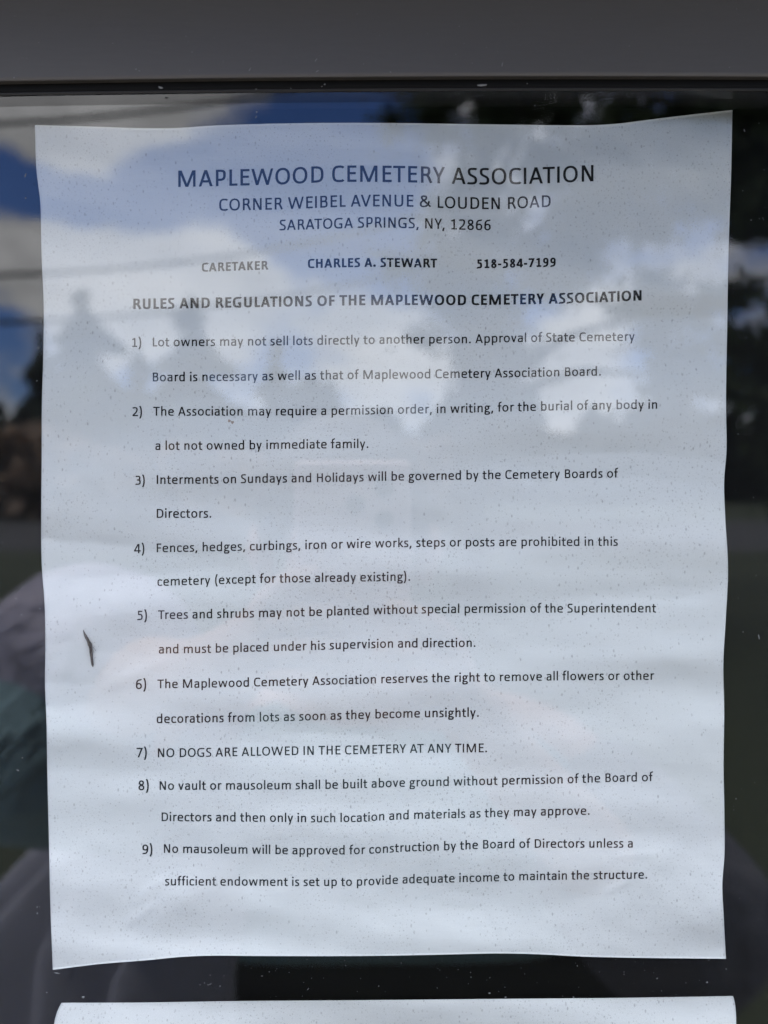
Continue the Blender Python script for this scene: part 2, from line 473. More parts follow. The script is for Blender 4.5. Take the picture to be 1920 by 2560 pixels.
def sheet(name, top, bot, left, right, nu, nv, mat, power=1.0):
    T = curve(top, nu, 0); B = curve(bot, nu, 0); Lc = curve(left, nv, 1, power); Rc = curve(right, nv, 1, power)
    u = np.linspace(0, 1, nu)[None, :, None]; v_ = (np.linspace(0, 1, nv) ** power)[:, None, None]
    P = (1 - v_) * T[None] + v_ * B[None] + (1 - u) * Lc[:, None] + u * Rc[:, None] \
        - ((1 - u) * (1 - v_) * T[0] + u * (1 - v_) * T[-1] + (1 - u) * v_ * B[0] + u * v_ * B[-1])
    pts = onpaper(P[..., 0], P[..., 1])
    front = pts.reshape(-1, 3)
    back = front + np.array([0, 0.0001, 0])
    idx = np.arange(nu * nv).reshape(nv, nu)
    q = np.stack([idx[:-1, :-1], idx[1:, :-1], idx[1:, 1:], idx[:-1, 1:]], -1).reshape(-1, 4)
    n = nu * nv
    fs = [tuple(r) for r in q] + [tuple(r[::-1] + n) for r in q]
    ring = list(idx[0, :]) + list(idx[1:, -1]) + list(idx[-1, :-1][::-1]) + list(idx[1:-1, 0][::-1])
    for a, b_ in zip(ring, ring[1:] + ring[:1]): fs.append((b_, b_ + n, a + n, a)[::-1])
    return link(name, np.concatenate([front, back]), fs, mat, None, True)

notice = empty('paper_notice', tuple(at(960, 1350, 0.0)))
tag(notice, 'white printed sheet of cemetery rules with a wavy edge, spotted with mildew, behind the glass', 'notice')
under(sheet('sheet', TOP, BOT, LEFT, RIGHT, 260, 330, M['paper']), notice)

lower = empty('lower_sheet', tuple(at(960, 2700, 0.0)))
tag(lower, 'second white paper sheet with bent-back top corners, below the printed notice', 'notice')
T2 = [(265 / Z, 1920 + 1015 / Z), (600 / Z, 1920 + 1014 / Z), (1000 / Z, 1920 + 1008 / Z), (960, 1920 + 1003 / Z), (960 + 500 / Z, 1920 + 998 / Z), (960 + 1000 / Z, 1920 + 994 / Z), (960 + 1508 / Z, 1920 + 986 / Z)]
B2 = [(120, 4400), (700, 4395), (1300, 4398), (1830, 4390)]
L2_ = [(265 / Z, 1920 + 1015 / Z), (258 / Z, 1920 + 1028 / Z), (248 / Z, 1920 + 1050 / Z), (240 / Z, 1920 + 1075 / Z), (233 / Z, 1920 + 1106 / Z), (128, 2640), (122, 2800), (118, 3400), (120, 4400)]
R2_ = [(960 + 1508 / Z, 1920 + 986 / Z), (960 + 1511 / Z, 1920 + 995 / Z), (960 + 1515 / Z, 1920 + 1012 / Z), (960 + 1519 / Z, 1920 + 1040 / Z), (960 + 1521 / Z, 1920 + 1070 / Z), (960 + 1521.5 / Z, 1920 + 1106 / Z), (1840, 2700), (1836, 3400), (1830, 4390)]
under(sheet('sheet', T2, B2, L2_, R2_, 240, 200, M['paper_lower'], 2.2), lower)

# ------------------------------------------------------------------ lettering: a humanist sans drawn as pen strokes
XH, CAP, ASC, DSC = 960, 1300, 1405, -375
def bez(p0, p1, p2, p3, n=9):
    t = np.linspace(0, 1, n)[1:, None]
    p0, p1, p2, p3 = map(np.array, (p0, p1, p2, p3))
    return (1 - t)**3 * p0 + 3 * (1 - t)**2 * t * p1 + 3 * (1 - t) * t * t * p2 + t**3 * p3
def path(start, *segs):
    pts = [np.array([start], float)]
    cur = start
    for sgm in segs:
        if len(sgm) == 2: pts.append(np.array([sgm], float)); cur = sgm
        else:
            pts.append(bez(cur, sgm[0:2], sgm[2:4], sgm[4:6])); cur = sgm[4:6]
    return ('s', np.concatenate(pts))
def oval(cx, cy, rx, ry, a0=0, a1=360, n=40, e=2.25):
    a = np.radians(np.linspace(a0, a1, n))
    c, s_ = np.cos(a), np.sin(a)
    return ('s', np.stack([cx + rx * np.sign(c) * np.abs(c)**(2 / e), cy + ry * np.sign(s_) * np.abs(s_)**(2 / e)], -1))
def diag(x0, y0, x1, y1, wd):
    """straight stroke whose ends are cut level"""
    L = math.hypot(x1 - x0, y1 - y0); hw = wd / 2 * L / abs(y1 - y0)
    return ('p', np.array([(x0 - hw, y0), (x0 + hw, y0), (x1 + hw, y1), (x1 - hw, y1)], float))
def vs(x, y0, y1, s): return ('p', np.array([(x - s / 2, y0), (x + s / 2, y0), (x + s / 2, y1), (x - s / 2, y1)], float))
def hs(x0, x1, y, h): return ('p', np.array([(x0, y - h / 2), (x1, y - h / 2), (x1, y + h / 2), (x0, y + h / 2)], float))
def dotp(cx, cy, r): 
    a = np.linspace(0, 2 * np.pi, 14)[:-1]
    c, s_ = np.cos(a), np.sin(a); e = 3.0
    return ('p', np.stack([cx + r * np.sign(c) * np.abs(c)**(2 / e), cy + r * np.sign(s_) * np.abs(s_)**(2 / e)], -1))

def glyph(ch, s, h, bold):
    """advance width and strokes of one character, 2048 units to the em"""
    a, b = s / 2, h / 2
    LS = 165 if not bold else 145
    o = 14
    def arch(xl, xr):      # shoulder of n, m, h, r-like
        return path((xl, 640), (xl + 60, 790, xl + (xr - xl) * .42, XH + o - b, xl + (xr - xl) * .60, XH + o - b), (xl + (xr - xl) * .90, XH + o - b, xr, 850, xr, 600), (xr, 0))
    def bowl(cx, rx, cy=None, ry=None):
        return oval(cx, XH / 2 if cy is None else cy, rx, XH / 2 + o - b if ry is None else ry)
    if ch == ' ': return 463, []
    if ch == 'a':
        w = 981; r = w - 145 - a
        return w, [path((165, 800), (250, 870, 370, XH + o - b, 490, XH + o - b), (720, XH + o - b, r, 850, r, 640), (r, 0)),
                   path((r, 545), (500, 545), (260, 545, 105 + a, 450, 105 + a, 270), (105 + a, 110, 220, b - o, 400, b - o), (560, b - o, 690, 90, r, 235))]
    if ch == 'b':
        w = 1076; l = LS + a; r = w - 105 - a
        return w, [vs(l, 0, ASC, s), path((l, 690), (330, 860, 430, XH + o - b, 590, XH + o - b), (840, XH + o - b, r, 770, r, 490), (r, 200, 830, b - o, 580, b - o), (430, b - o, 330, 100, l, 245))]
    if ch == 'd':
        w = 1076; l = 100 + a; r = w - LS - a
        return w, [vs(r, 0, ASC, s), path((r, 720), (740, 860, 640, XH + o - b, 500, XH + o - b), (230, XH + o - b, l, 760, l, 470), (l, 190, 240, b - o, 480, b - o), (620, b - o, 740, 90, r, 260))]
    if ch == 'p':
        w = 1076; l = LS + a; r = w - 105 - a
        return w, [vs(l, DSC, XH, s * .98), path((l, 700), (330, 860, 430, XH + o - b, 590, XH + o - b), (840, XH + o - b, r, 770, r, 490), (r, 200, 830, b - o, 590, b - o), (440, b - o, 330, 100, l, 240))]
    if ch == 'q':
        w = 1076; l = 100 + a; r = w - LS - a
        return w, [vs(r, DSC, XH, s * .98), path((r, 720), (740, 860, 640, XH + o - b, 500, XH + o - b), (230, XH + o - b, l, 760, l, 470), (l, 190, 240, b - o, 480, b - o), (620, b - o, 740, 90, r, 260))]
    if ch == 'c':
        w = 866; l = 100 + a
        return w, [path((w - 80, 785), (700, 850, 620, XH + o - b, 510, XH + o - b), (250, XH + o - b, l, 780, l, 470), (l, 170, 250, b - o, 500, b - o), (620, b - o, 710, 80, w - 75, 165))]
    if ch == 'e':
        w = 1019; l = 100 + a; r = w - 100 - a
        return w, [path((l, 500), (r + 15, 500), (r + 15, 800, 760, XH + o - b, 540, XH + o - b), (270, XH + o - b, l, 760, l, 470), (l, 170, 260, b - o, 560, b - o), (700, b - o, 800, 60, w - 150, 115))]
    if ch == 'f':
        w = 625
        return w, [path((625, ASC - 20), (570, ASC + 5, 520, ASC + 20 - b, 460, ASC + 20 - b), (330, ASC + 20 - b, 185 + a, 1310, 185 + a, 1100), (185 + a, 0)), hs(45, 560, XH - 20 - b, h)]
    if ch == 'g':
        w = 964; cx = 450
        return w, [oval(cx, 640, 300 - a + 30, 320 + o - b), hs(cx + 80, 940, XH - b - 5, h * .9),
                   path((330, 330), (200, 270, 180, 130, 330, 95), (520, 60), (760, 20, 870, -40, 870 - b, -150), (870 - b, -290, 700, DSC - 15 + b, 460, DSC - 15 + b), (230, DSC - 15 + b, 90 + a, -310, 90 + a, -190), (90 + a, -90, 180, -10, 300, 70))]
    if ch == 'h':
        w = 1076; return w, [vs(LS + a, 0, ASC, s), arch(LS + a, w - 155 - a)]
    if ch == 'n':
        w = 1076; return w, [vs(LS + a, 0, XH, s * .98), arch(LS + a, w - 155 - a)]
    if ch == 'm':
        w = 1636; m_ = w / 2 - 5
        return w, [vs(LS + a, 0, XH, s * .98), arch(LS + a, m_), arch(m_, w - 155 - a)]
    if ch == 'r':
        w = 714; return w, [vs(LS + a, 0, XH, s * .98), path((LS + a, 620), (330, 800, 420, XH + o - b, 540, XH + o - b), (600, XH + o - b, 640, XH - b, 680, XH - 30 - b))]
    if ch == 'i': return 470, [vs(235, 0, XH, s), dotp(235, 1270, s * .60)]
    if ch == 'l': return 470, [vs(235, 0, ASC, s)]
    if ch == 'k':
        w = 931; return w, [vs(LS + a, 0, ASC, s), diag(LS + s + 40, 490, 780, XH, s * .95), diag(LS + s + 55, 505, 840, 0, s)]
    if ch == 'o':
        w = 1080; return w, [bowl(w / 2, w / 2 - 100 - a)]
    if ch == 's':
        w = 801
        return w, [path((w - 130, 835), (600, 880, 510, XH + o - b, 420, XH + o - b), (230, XH + o - b, 100 + a, 850, 100 + a, 710), (100 + a, 440, w - 85 - a, 540, w - 85 - a, 255), (w - 85 - a, 100, 560, b - o, 370, b - o), (260, b - o, 170, 40, 95, 95))]
    if ch == 't':
        w = 686; return w, [path((180 + a, 1225), (180 + a, 300), (180 + a, 100, 260, b - o, 430, b - o), (510, b - o, 570, 15, 620, 45)), hs(40, 625, XH - 20 - b, h)]
    if ch == 'u':
        w = 1076; l = 155 + a; r = w - LS - a
        return w, [vs(r, 0, XH, s * .98), path((l, XH), (l, 360), (l, 110, 290, b - o, 450, b - o), (590, b - o, 730, 90, r, 280))]
    if ch == 'v': return 925, [diag(60 + a, XH, 462, 0, s), diag(865 - a, XH, 462, 0, s * .9)]
    if ch == 'w': return 1464, [diag(65 + a, XH, 400, 0, s), diag(732, XH, 400, 0, s * .85), diag(732, XH, 1064, 0, s * .95), diag(1399 - a, XH, 1064, 0, s * .85)]
    if ch == 'x': return 887, [diag(80 + a, XH, 807 - a, 0, s), diag(800 - a, XH, 80 + a, 0, s * .92)]
    if ch == 'y': return 927, [diag(60 + a, XH, 455, 0, s), diag(867 - a, XH, 340, DSC, s * .92)]
    # capitals
    X = CAP
    if ch == 'A':
        w = 1185 if not bold else 1240; c = w / 2
        return w, [diag(50 + a, 0, c - 8, X, s * .95), diag(w - 50 - a, 0, c + 8, X, s), hs(280, w - 280, 400, h)]
    if ch == 'B':
        w = 1114 if not bold else 1147; l = 200 + a - (30 if bold else 0); r = w - 110 - a
        return w, [vs(l, 0, X, s), path((l, X - b), (570, X - b), (780, X - b, r - 50, X - 100, r - 50, 985), (r - 50, 790, 760, 690, 570, 690), (l, 690)),
                   path((570, 690), (860, 690, r, 580, r, 365), (r, 120, 800, b, 560, b), (l, b))]
    if ch == 'C':
        w = 1092 if not bold else 1084; l = 105 + a
        return w, [path((w - 90, X - 175), (900, X - 80, 780, X + o - b, 650, X + o - b), (310, X + o - b, l, 1060, l, 640), (l, 220, 310, b - o, 640, b - o), (780, b - o, 900, 70, w - 85, 165))]
    if ch == 'D':
        w = 1260 if not bold else 1290; l = 200 + a - (30 if bold else 0); r = w - 105 - a
        return w, [vs(l, 0, X, s), path((l, X - b), (540, X - b), (930, X - b, r, 1060, r, 660), (r, 220, 930, b, 520, b), (l, b))]
    if ch == 'E':
        w = 1000; l = 200 + a - (30 if bold else 0)
        return w, [vs(l, 0, X, s), hs(l, w - 90, X - b, h), hs(l, w - 140, 690, h), hs(l, w - 85, b, h)]
    if ch == 'F':
        w = 941; l = 200 + a - (30 if bold else 0)
        return w, [vs(l, 0, X, s), hs(l, w - 75, X - b, h), hs(l, w - 110, 640, h)]
    if ch == 'G':
        w = 1292; l = 105 + a; r = w - 165 - a
        return w, [path((w - 160, X - 150), (1020, X - 60, 880, X + o - b, 730, X + o - b), (340, X + o - b, l, 1060, l, 640), (l, 210, 330, b - o, 720, b - o), (880, b - o, 1010, 50, r, 130)), vs(r, 90, 640, s), hs(720, r, 640 - b, h)]
    if ch == 'H':
        w = 1276 if not bold else 1292; l = 200 + a - (30 if bold else 0)
        return w, [vs(l, 0, X, s), vs(w - l, 0, X, s), hs(l, w - l, 700, h)]
    if ch == 'I':
        w = 516 if not bold else 546; return w, [vs(w / 2, 0, X, s)]
    if ch == 'K':
        w = 1064 if not bold else 1120; l = 200 + a - (30 if bold else 0)
        return w, [vs(l, 0, X, s), diag(l + a + 40, 660, w - 110 - a, X, s * .92), diag(l + a + 60, 690, w - 60 - a, 0, s)]
    if ch == 'L':
        w = 861; l = 200 + a - (30 if bold else 0); return w, [vs(l, 0, X, s), hs(l, w - 30, b, h)]
    if ch == 'M':
        w = 1751 if not bold else 1790; l = 195 + a - (30 if bold else 0); c = w / 2
        return w, [vs(l, 0, X, s * .95), vs(w - l, 0, X, s * .95), diag(l + 60, X, c - 5, 0, s), diag(w - l - 60, X, c + 5, 0, s * .95)]
    if ch == 'N':
        w = 1322 if not bold else 1351; l = 195 + a - (30 if bold else 0)
        return w, [vs(l, 0, X, s * .95), vs(w - l, 0, X, s * .95), diag(l + 35, X, w - l - 35, 0, s * 1.02)]
    if ch == 'O':
        w = 1356 if not bold else 1385; return w, [oval(w / 2, X / 2, w / 2 - 105 - a, X / 2 + o - b, n=48)]
    if ch == 'P':
        w = 1058 if not bold else 1090; l = 200 + a - (30 if bold else 0); r = w - 80 - a
        return w, [vs(l, 0, X, s), path((l, X - b), (540, X - b), (830, X - b, r, 1140, r, 900), (r, 640, 820, 500, 530, 500), (l, 500))]
    if ch == 'R':
        w = 1112 if not bold else 1153; l = 200 + a - (30 if bold else 0); r = w - 175 - a
        return w, [vs(l, 0, X, s), path((l, X - b), (540, X - b), (790, X - b, r, 1170, r, 960), (r, 740, 770, 640, 560, 640), (l, 640)),
                   path((560, 640), (700, 640, 760, 540, 830, 380), (w - 115, 0))]
    if ch == 'S':
        w = 941 if not bold else 968
        return w, [path((w - 140, X - 130), (720, X - 60, 620, X + o - b, 500, X + o - b), (270, X + o - b, 110 + a, 1170, 110 + a, 970), (110 + a, 600, w - 85 - a, 720, w - 85 - a, 355), (w - 85 - a, 130, 660, b - o, 430, b - o), (290, b - o, 180, 50, 95, 115))]
    if ch == 'T':
        w = 998; return w, [vs(w / 2, 0, X, s), hs(25, w - 25, X - b, h)]
    if ch == 'U':
        w = 1314; l = 180 + a
        return w, [path((l, X), (l, 500), (l, 160, 380, b - o, w / 2, b - o), (w - 380, b - o, w - l, 160, w - l, 500), (w - l, X))]
    if ch == 'V':
        w = 1162; return w, [diag(35 + a, X, w / 2, 0, s), diag(w - 35 - a, X, w / 2, 0, s * .95)]
    if ch == 'W':
        w = 1822 if not bold else 1855; c = w / 2
        return w, [diag(55 + a, X, 510, 0, s), diag(c, X, 510, 0, s * .9), diag(c, X, w - 510, 0, s), diag(w - 55 - a, X, w - 510, 0, s * .9)]
    if ch == 'Y':
        w = 998; return w, [vs(w / 2, 0, 560, s), diag(25 + a, X, w / 2, 500, s * .95), diag(w - 25 - a, X, w / 2, 500, s * .95)]
    # figures
    w = 1038
    if ch == '1': return w, [vs(570, 0, X, s), hs(220, 920, b, h), path((215, 1050), (570, X - b * 1.2))]
    if ch == '2': return w, [path((165, X - 165), (280, X - 50, 390, X + o - b, 510, X + o - b), (720, X + o - b, 850 - a + 30, 1160, 850 - a + 30, 960), (850 - a + 30, 700, 620, 480, 190, b + 40)), hs(140, 915, b, h)]
    if ch == '3': return w, [path((190, X - 140), (300, X - 50, 400, X + o - b, 500, X + o - b), (720, X + o - b, 850 - a, 1160, 850 - a, 1000), (850 - a, 790, 680, 690, 480, 690), (340, 690)),
                             path((480, 690), (740, 690, 905 - a, 560, 905 - a, 365), (905 - a, 130, 700, b - o, 450, b - o), (330, b - o, 220, 45, 135, 100))]
    if ch == '4': return w, [vs(700, 0, X, s), hs(60, 970, 330, h), diag(120, 330, 650, X, s * .9)]
    if ch == '5': return w, [hs(240, 840, X - b, h), vs(240 + a * .85, 700, X, s * .85), path((240 + a * .6, 750), (460, 770), (760, 790, 900 - a, 620, 900 - a, 400), (900 - a, 150, 700, b - o, 430, b - o), (320, b - o, 230, 35, 150, 85))]
    if ch == '6': return w, [path((870, X - 60), (800, X - 10, 720, X + o - b, 640, X + o - b), (330, X + o - b, 120 + a, 1000, 120 + a, 560)), oval(w / 2, 405, 400 - a, 420 - b)]
    if ch == '7': return w, [hs(115, 930, X - b, h), diag(360, 0, 860, X, s)]
    if ch == '8': return w, [oval(w / 2, 980, 345 - a, 335 - b), oval(w / 2, 345, 395 - a, 360 - b)]
    if ch == '9': return w, [path((160, 75), (240, 20, 330, b - o, 420, b - o), (730, b - o, 915 - a, 330, 915 - a, 750)), oval(w / 2, 890, 400 - a, 420 - b)]
    if ch == '.': return 517 if not bold else 547, [dotp(258, s * .62, s * .62)]
    if ch == ',': return 511, [diag(170, -240, 280, 190, s * 1.05)]
    if ch == '-': return 627, [hs(70, 557, 510, h * 1.1)]
    if ch == ')': return 621, [path((130, 1480), (420, 1150, 420, -20, 130, -330))]
    if ch == '(': return 621, [path((490, 1480), (200, 1150, 200, -20, 490, -330))]
    if ch == '&':
        return 1397, [path((1290, b), (420, 870), (330, 980, 340, 1090, 370, 1150), (430, X + o - b, 620, X + o - b, 700, X + o - b - 20), (870, 1250, 870, 960, 750, 860), (560, 740), (330, 620, 130 + a, 520, 130 + a, 340), (130 + a, 130, 330, b - o, 540, b - o), (860, b - o, 1100, 300, 1130, 700))]
    raise KeyError(ch)

def ribbon(pts, s, h):
    d = np.gradient(pts, axis=0)
    # remove doubled points
    L = np.hypot(d[:, 0], d[:, 1]); L[L == 0] = 1
    t = d / L[:, None]
    n = np.stack([-t[:, 1], t[:, 0]], -1)
    A, B = (s / 2) ** 2, (h / 2) ** 2
    k = np.sqrt(A * n[:, 0] ** 2 + B * n[:, 1] ** 2)
    off = np.stack([A * n[:, 0], B * n[:, 1]], -1) / k[:, None]
    return pts + off, pts - off
def split_corners(pts):
    keep = [0]
    for i in range(1, len(pts)):
        if np.hypot(*(pts[i] - pts[keep[-1]])) > 1e-3: keep.append(i)
    pts = pts[keep]
    out, cur = [], [pts[0]]
    for i in range(1, len(pts)):
        cur.append(pts[i])
        if i < len(pts) - 1:
            a_ = pts[i] - pts[i - 1]; b_ = pts[i + 1] - pts[i]
            c = np.dot(a_, b_) / (np.hypot(*a_) * np.hypot(*b_))
            if c < 0.70:
                out.append(np.array(cur)); cur = [pts[i]]
    out.append(np.array(cur))
    return out

ASPECT = 0.985     # printed height to width, as the sheet foreshortens
PAIRS = {('A', 'V'): -80, ('A', 'T'): -90, ('A', 'Y'): -90, ('T', 'A'): -90, ('V', 'E'): 0, ('L', 'T'): -60, ('R', 'Y'): -20, ('A', 'W'): -50, ('W', 'A'): -50, ('Y', ','): -90, ('T', 'r'): -90}

def set_line(text, x0, x1, base, bold=False, name='text_line', label=None):
    s, h = (204, 180) if not bold else (292, 240)
    pen = 0; items = []
    for i, ch in enumerate(text):
        w, prims = glyph(ch, s, h, bold)
        items.append((pen, ch, prims))
        pen += w
        if i + 1 < len(text): pen += PAIRS.get((ch, text[i + 1]), 0)
    allx = []
    for p0, ch, prims in items:
        for kind, P in prims: allx += [p0 + P[:, 0].min() - (s / 2 if kind == 's' else 0), p0 + P[:, 0].max() + (s / 2 if kind == 's' else 0)]
    lo, hi = min(allx), max(allx)
    k = (x1 - x0) / (hi - lo)
    bx = np.array([p[0] for p in base], float); by = np.array([p[1] for p in base], float)
    def basef(px):
        acc = 0
        for dxx in (-24, -12, 0, 12, 24): acc = acc + np.interp(px + dxx, bx, by)
        return acc / 5
    V, F, n, layer = [], [], 0, 0
    UP = []
    def put(poly):
        nonlocal n
        poly = np.asarray(poly, float)
        px = x0 + (poly[:, 0] - lo) * k
        py = basef(px) - poly[:, 1] * k * ASPECT
        V.append(onpaper(px, py, 0.00006 + 0.000002 * (layer % 12)))
        i0 = n; n += len(poly)
        return i0
    for p0, ch, prims in items:
        for kind, P in prims:
            layer += 1
            Q = P + np.array([p0, 0])
            if kind == 'p' and len(Q) == 4:
                wide = np.ptp(Q[:, 0]) > np.ptp(Q[:, 1])
                e = (Q[0], Q[1], Q[3], Q[2]) if not wide else (Q[0], Q[3], Q[1], Q[2])
                m_ = 10
                tt_ = np.linspace(0, 1, m_)[:, None]
                A_ = e[0] + (e[2] - e[0]) * tt_; B_ = e[1] + (e[3] - e[1]) * tt_
                i0 = put(np.concatenate([A_, B_]))
                for j in range(m_ - 1): F.append((i0 + j, i0 + m_ + j, i0 + m_ + j + 1, i0 + j + 1))
            elif kind == 'p':
                i0 = put(Q); F.append(tuple(range(i0, i0 + len(Q))))
            else:
                for piece in split_corners(Q):
                    if len(piece) < 2: continue
                    if len(piece) == 2: piece = np.linspace(piece[0], piece[1], 4)
                    a_, b_ = ribbon(piece, s, h)
                    layer += 1
                    i0 = put(np.concatenate([a_, b_])); m_ = len(piece)
                    for j in range(m_ - 1): F.append((i0 + j, i0 + m_ + j, i0 + m_ + j + 1, i0 + j + 1))
    V = np.concatenate(V)
    # faces towards the camera
    FF = []
    for f in F:
        p = V[list(f[:3])]
        nn = np.cross(p[1] - p[0], p[2] - p[0])
        FF.append(f if nn[1] < 0 else f[::-1])
    ob = link(name, V, FF, M['ink'])
    if label: ob['label'] = label
    EM.append((text[:12], k * 2048))
    return under(ob, notice)
EM = []

set_line("MAPLEWOOD CEMETERY ASSOCIATION", 445.6, 1483.7, [(446, 467.6), (560, 465), (700, 461.5), (790, 456.5), (870, 454.5), (960, 455), (1050, 456.5), (1128, 459.5), (1200, 461.3), (1290, 461), (1400, 457), (1484, 453)], name='heading', label='largest heading line, thin grey capitals')
set_line("CORNER WEIBEL AVENUE & LOUDEN ROAD", 548, 1376.7, [(548, 527), (704, 523.7), (862, 516.8), (960, 516), (1035, 516.8), (1078, 519), (1150, 522), (1252, 523.7), (1320, 520), (1377, 517)], name='address_line')
set_line("SARATOGA SPRINGS, NY, 12866", 697, 1228, [(697, 576), (790, 573), (880, 570), (930, 568.3), (1000, 570), (1070, 571.5), (1150, 574.5), (1228, 576)], name='address_line')
set_line("CARETAKER", 504.6, 671.3, [(504, 679.4), (590, 676.5), (671, 673.6)], True, 'contact_text')
set_line("CHARLES A. STEWART", 769.7, 1093, [(770, 670.3), (870, 668), (930, 667), (1000, 668), (1093, 669.3)], True, 'contact_text')
set_line("518-584-7199", 1189.7, 1389.4, [(1190, 671), (1290, 669), (1389, 666)], True, 'contact_text')
set_line("RULES AND REGULATIONS OF THE MAPLEWOOD CEMETERY ASSOCIATION", 333.3, 1604, [(333, 773), (520, 770), (775, 765.6), (900, 763), (1000, 762.7), (1160, 763), (1250, 762), (1360, 759.8), (1440, 758), (1520, 755), (1604, 751)], True, 'heading', 'bold black heading in capitals')
BODY = [
 ("1)", 328.7, 353, [(328, 867.4)]),
 ("Lot owners may not sell lots directly to another person. Approval of State Cemetery", 382, 1586.7, [(382, 866.3), (580, 864.5), (698, 863.4), (830, 861.7), (960, 859.5), (1070, 858.8), (1177, 858.5), (1250, 856), (1400, 854), (1587, 852)]),
 ("Board is necessary as well as that of Maplewood Cemetery Association Board.", 382, 1502, [(382, 953.7), (575, 952.5), (720, 950), (870, 948), (1020, 946.7), (1150, 945), (1320, 942.5), (1502, 939)]),
 ("2)", 330, 355, [(330, 1040.5)]),
 ("The Association may require a permission order, in writing, for the burial of any body in", 383, 1643, [(383, 1039.3), (610, 1039), (740, 1038.4), (870, 1037), (1030, 1034), (1160, 1032), (1245, 1029.5), (1350, 1026.8), (1450, 1024.7), (1540, 1023), (1643, 1022)]),
 ("a lot not owned by immediate family.", 387.7, 921, [(388, 1125), (600, 1124), (740, 1121.8), (921, 1120)]),
 ("3)", 336.8, 362, [(337, 1211.8)]),
 ("Interments on Sundays and Holidays will be governed by the Cemetery Boards of", 391.8, 1547, [(392, 1210), (550, 1209), (650, 1207), (840, 1205), (960, 1202), (1100, 1199.8), (1230, 1197.8), (1400, 1195.6), (1547, 1194)]),
 ("Directors.", 391.8, 528.4, [(392, 1294.8), (528, 1294.2)]),
 ("4)", 334.5, 361, [(334, 1383)]),
 ("Fences, hedges, curbings, iron or wire works, steps or posts are prohibited in this", 391.8, 1545.6, [(392, 1381), (530, 1378.2), (690, 1375), (800, 1372.5), (960, 1368.7), (1060, 1367), (1200, 1366), (1350, 1365), (1546, 1364.5)]),
 ("cemetery (except for those already existing).", 393.5, 1025.4, [(393, 1465), (545, 1460.5), (670, 1457), (820, 1455), (910, 1453.6), (1025, 1452)]),
 ("5)", 341.4, 367.5, [(341, 1550)]),
 ("Trees and shrubs may not be planted without special permission of the Superintendent", 395, 1641.7, [(395, 1548), (510, 1546), (670, 1542.8), (830, 1539), (960, 1535.5), (1060, 1533.5), (1220, 1532), (1380, 1531.6), (1642, 1531)]),
 ("and must be placed under his supervision and direction.", 396.4, 1188.6, [(396, 1634), (510, 1632.5), (640, 1629), (780, 1625.5), (870, 1622), (980, 1619.3), (1189, 1617.4)]),
 ("6)", 339.7, 365.5, [(340, 1722.7)]),
 ("The Maplewood Cemetery Association reserves the right to remove all flowers or other", 393.5, 1637, [(393, 1721), (540, 1718.7), (690, 1715), (860, 1710.8), (1010, 1707), (1150, 1704.7), (1290, 1702.5), (1400, 1701), (1637, 1699.6)]),
 ("decorations from lots as soon as they become unsightly.", 391.8, 1197, [(392, 1808), (580, 1805.3), (700, 1803), (800, 1800.5), (920, 1797), (1050, 1793.5), (1197, 1792)]),
 ("7)", 341.4, 367, [(341, 1893.5)]),
 ("NO DOGS ARE ALLOWED IN THE CEMETERY AT ANY TIME.", 394.7, 1217.5, [(395, 1893.4), (540, 1891.7), (680, 1888.8), (800, 1887), (900, 1885.5), (1000, 1882.5), (1110, 1881.8), (1217, 1880.7)]),
 ("8)", 346, 372, [(346, 1975.6)]),
 ("No vault or mausoleum shall be built above ground without permission of the Board of", 399, 1634, [(399, 1975), (560, 1974.2), (700, 1973.6), (800, 1972.8), (900, 1970.6), (1000, 1967), (1130, 1964.6), (1250, 1962), (1400, 1959), (1520, 1955.2), (1634, 1953)]),
 ("Directors and then only in such location and materials as they may approve.", 404, 1474, [(404, 2053), (560, 2053.6), (700, 2055), (800, 2056), (900, 2055), (970, 2050), (1060, 2047), (1200, 2044), (1300, 2040.5), (1400, 2038), (1474, 2037)]),
 ("9)", 354.7, 381, [(355, 2135)]),
 ("No mausoleum will be approved for construction by the Board of Directors unless a", 409.7, 1582, [(410, 2132), (540, 2133.5), (640, 2134.7), (760, 2136.3), (870, 2136.3), (940, 2134), (1010, 2129), (1110, 2126.4), (1200, 2122), (1270, 2120), (1400, 2119.3), (1582, 2119)]),
 ("sufficient endowment is set up to provide adequate income to maintain the structure.", 411, 1618, [(411, 2213.5), (560, 2214), (730, 2215), (880, 2215), (930, 2213.5), (990, 2209.5), (1070, 2207.3), (1200, 2204.7), (1300, 2201), (1430, 2199), (1618, 2196.6)]),
]
for t_, a_, b_, base in BODY:
    set_line(t_, a_, b_, base, False, 'item_number' if len(t_) == 2 else 'text_line')
print("EM", EM)

# two brown stains on the sheet
M['stain'] = plain('brown_stain', (0.42, 0.34, 0.29), 0.9, 0.1, var=0.3, scale=900)
for (cx, cy, r) in ((990.5 / Z, 640 + 712 / Z, 3.6), (1004 / Z, 640 + 718.5 / Z, 3.8)):
    a = np.linspace(0, 2 * np.pi, 15)[:-1]
    rr = r * (1 + 0.18 * np.sin(3 * a + cx))
    pts = onpaper(cx + rr * np.cos(a), cy + rr * np.sin(a), 0.00003)
    under(link('stain', pts, [tuple(range(14))], M['stain']), notice)

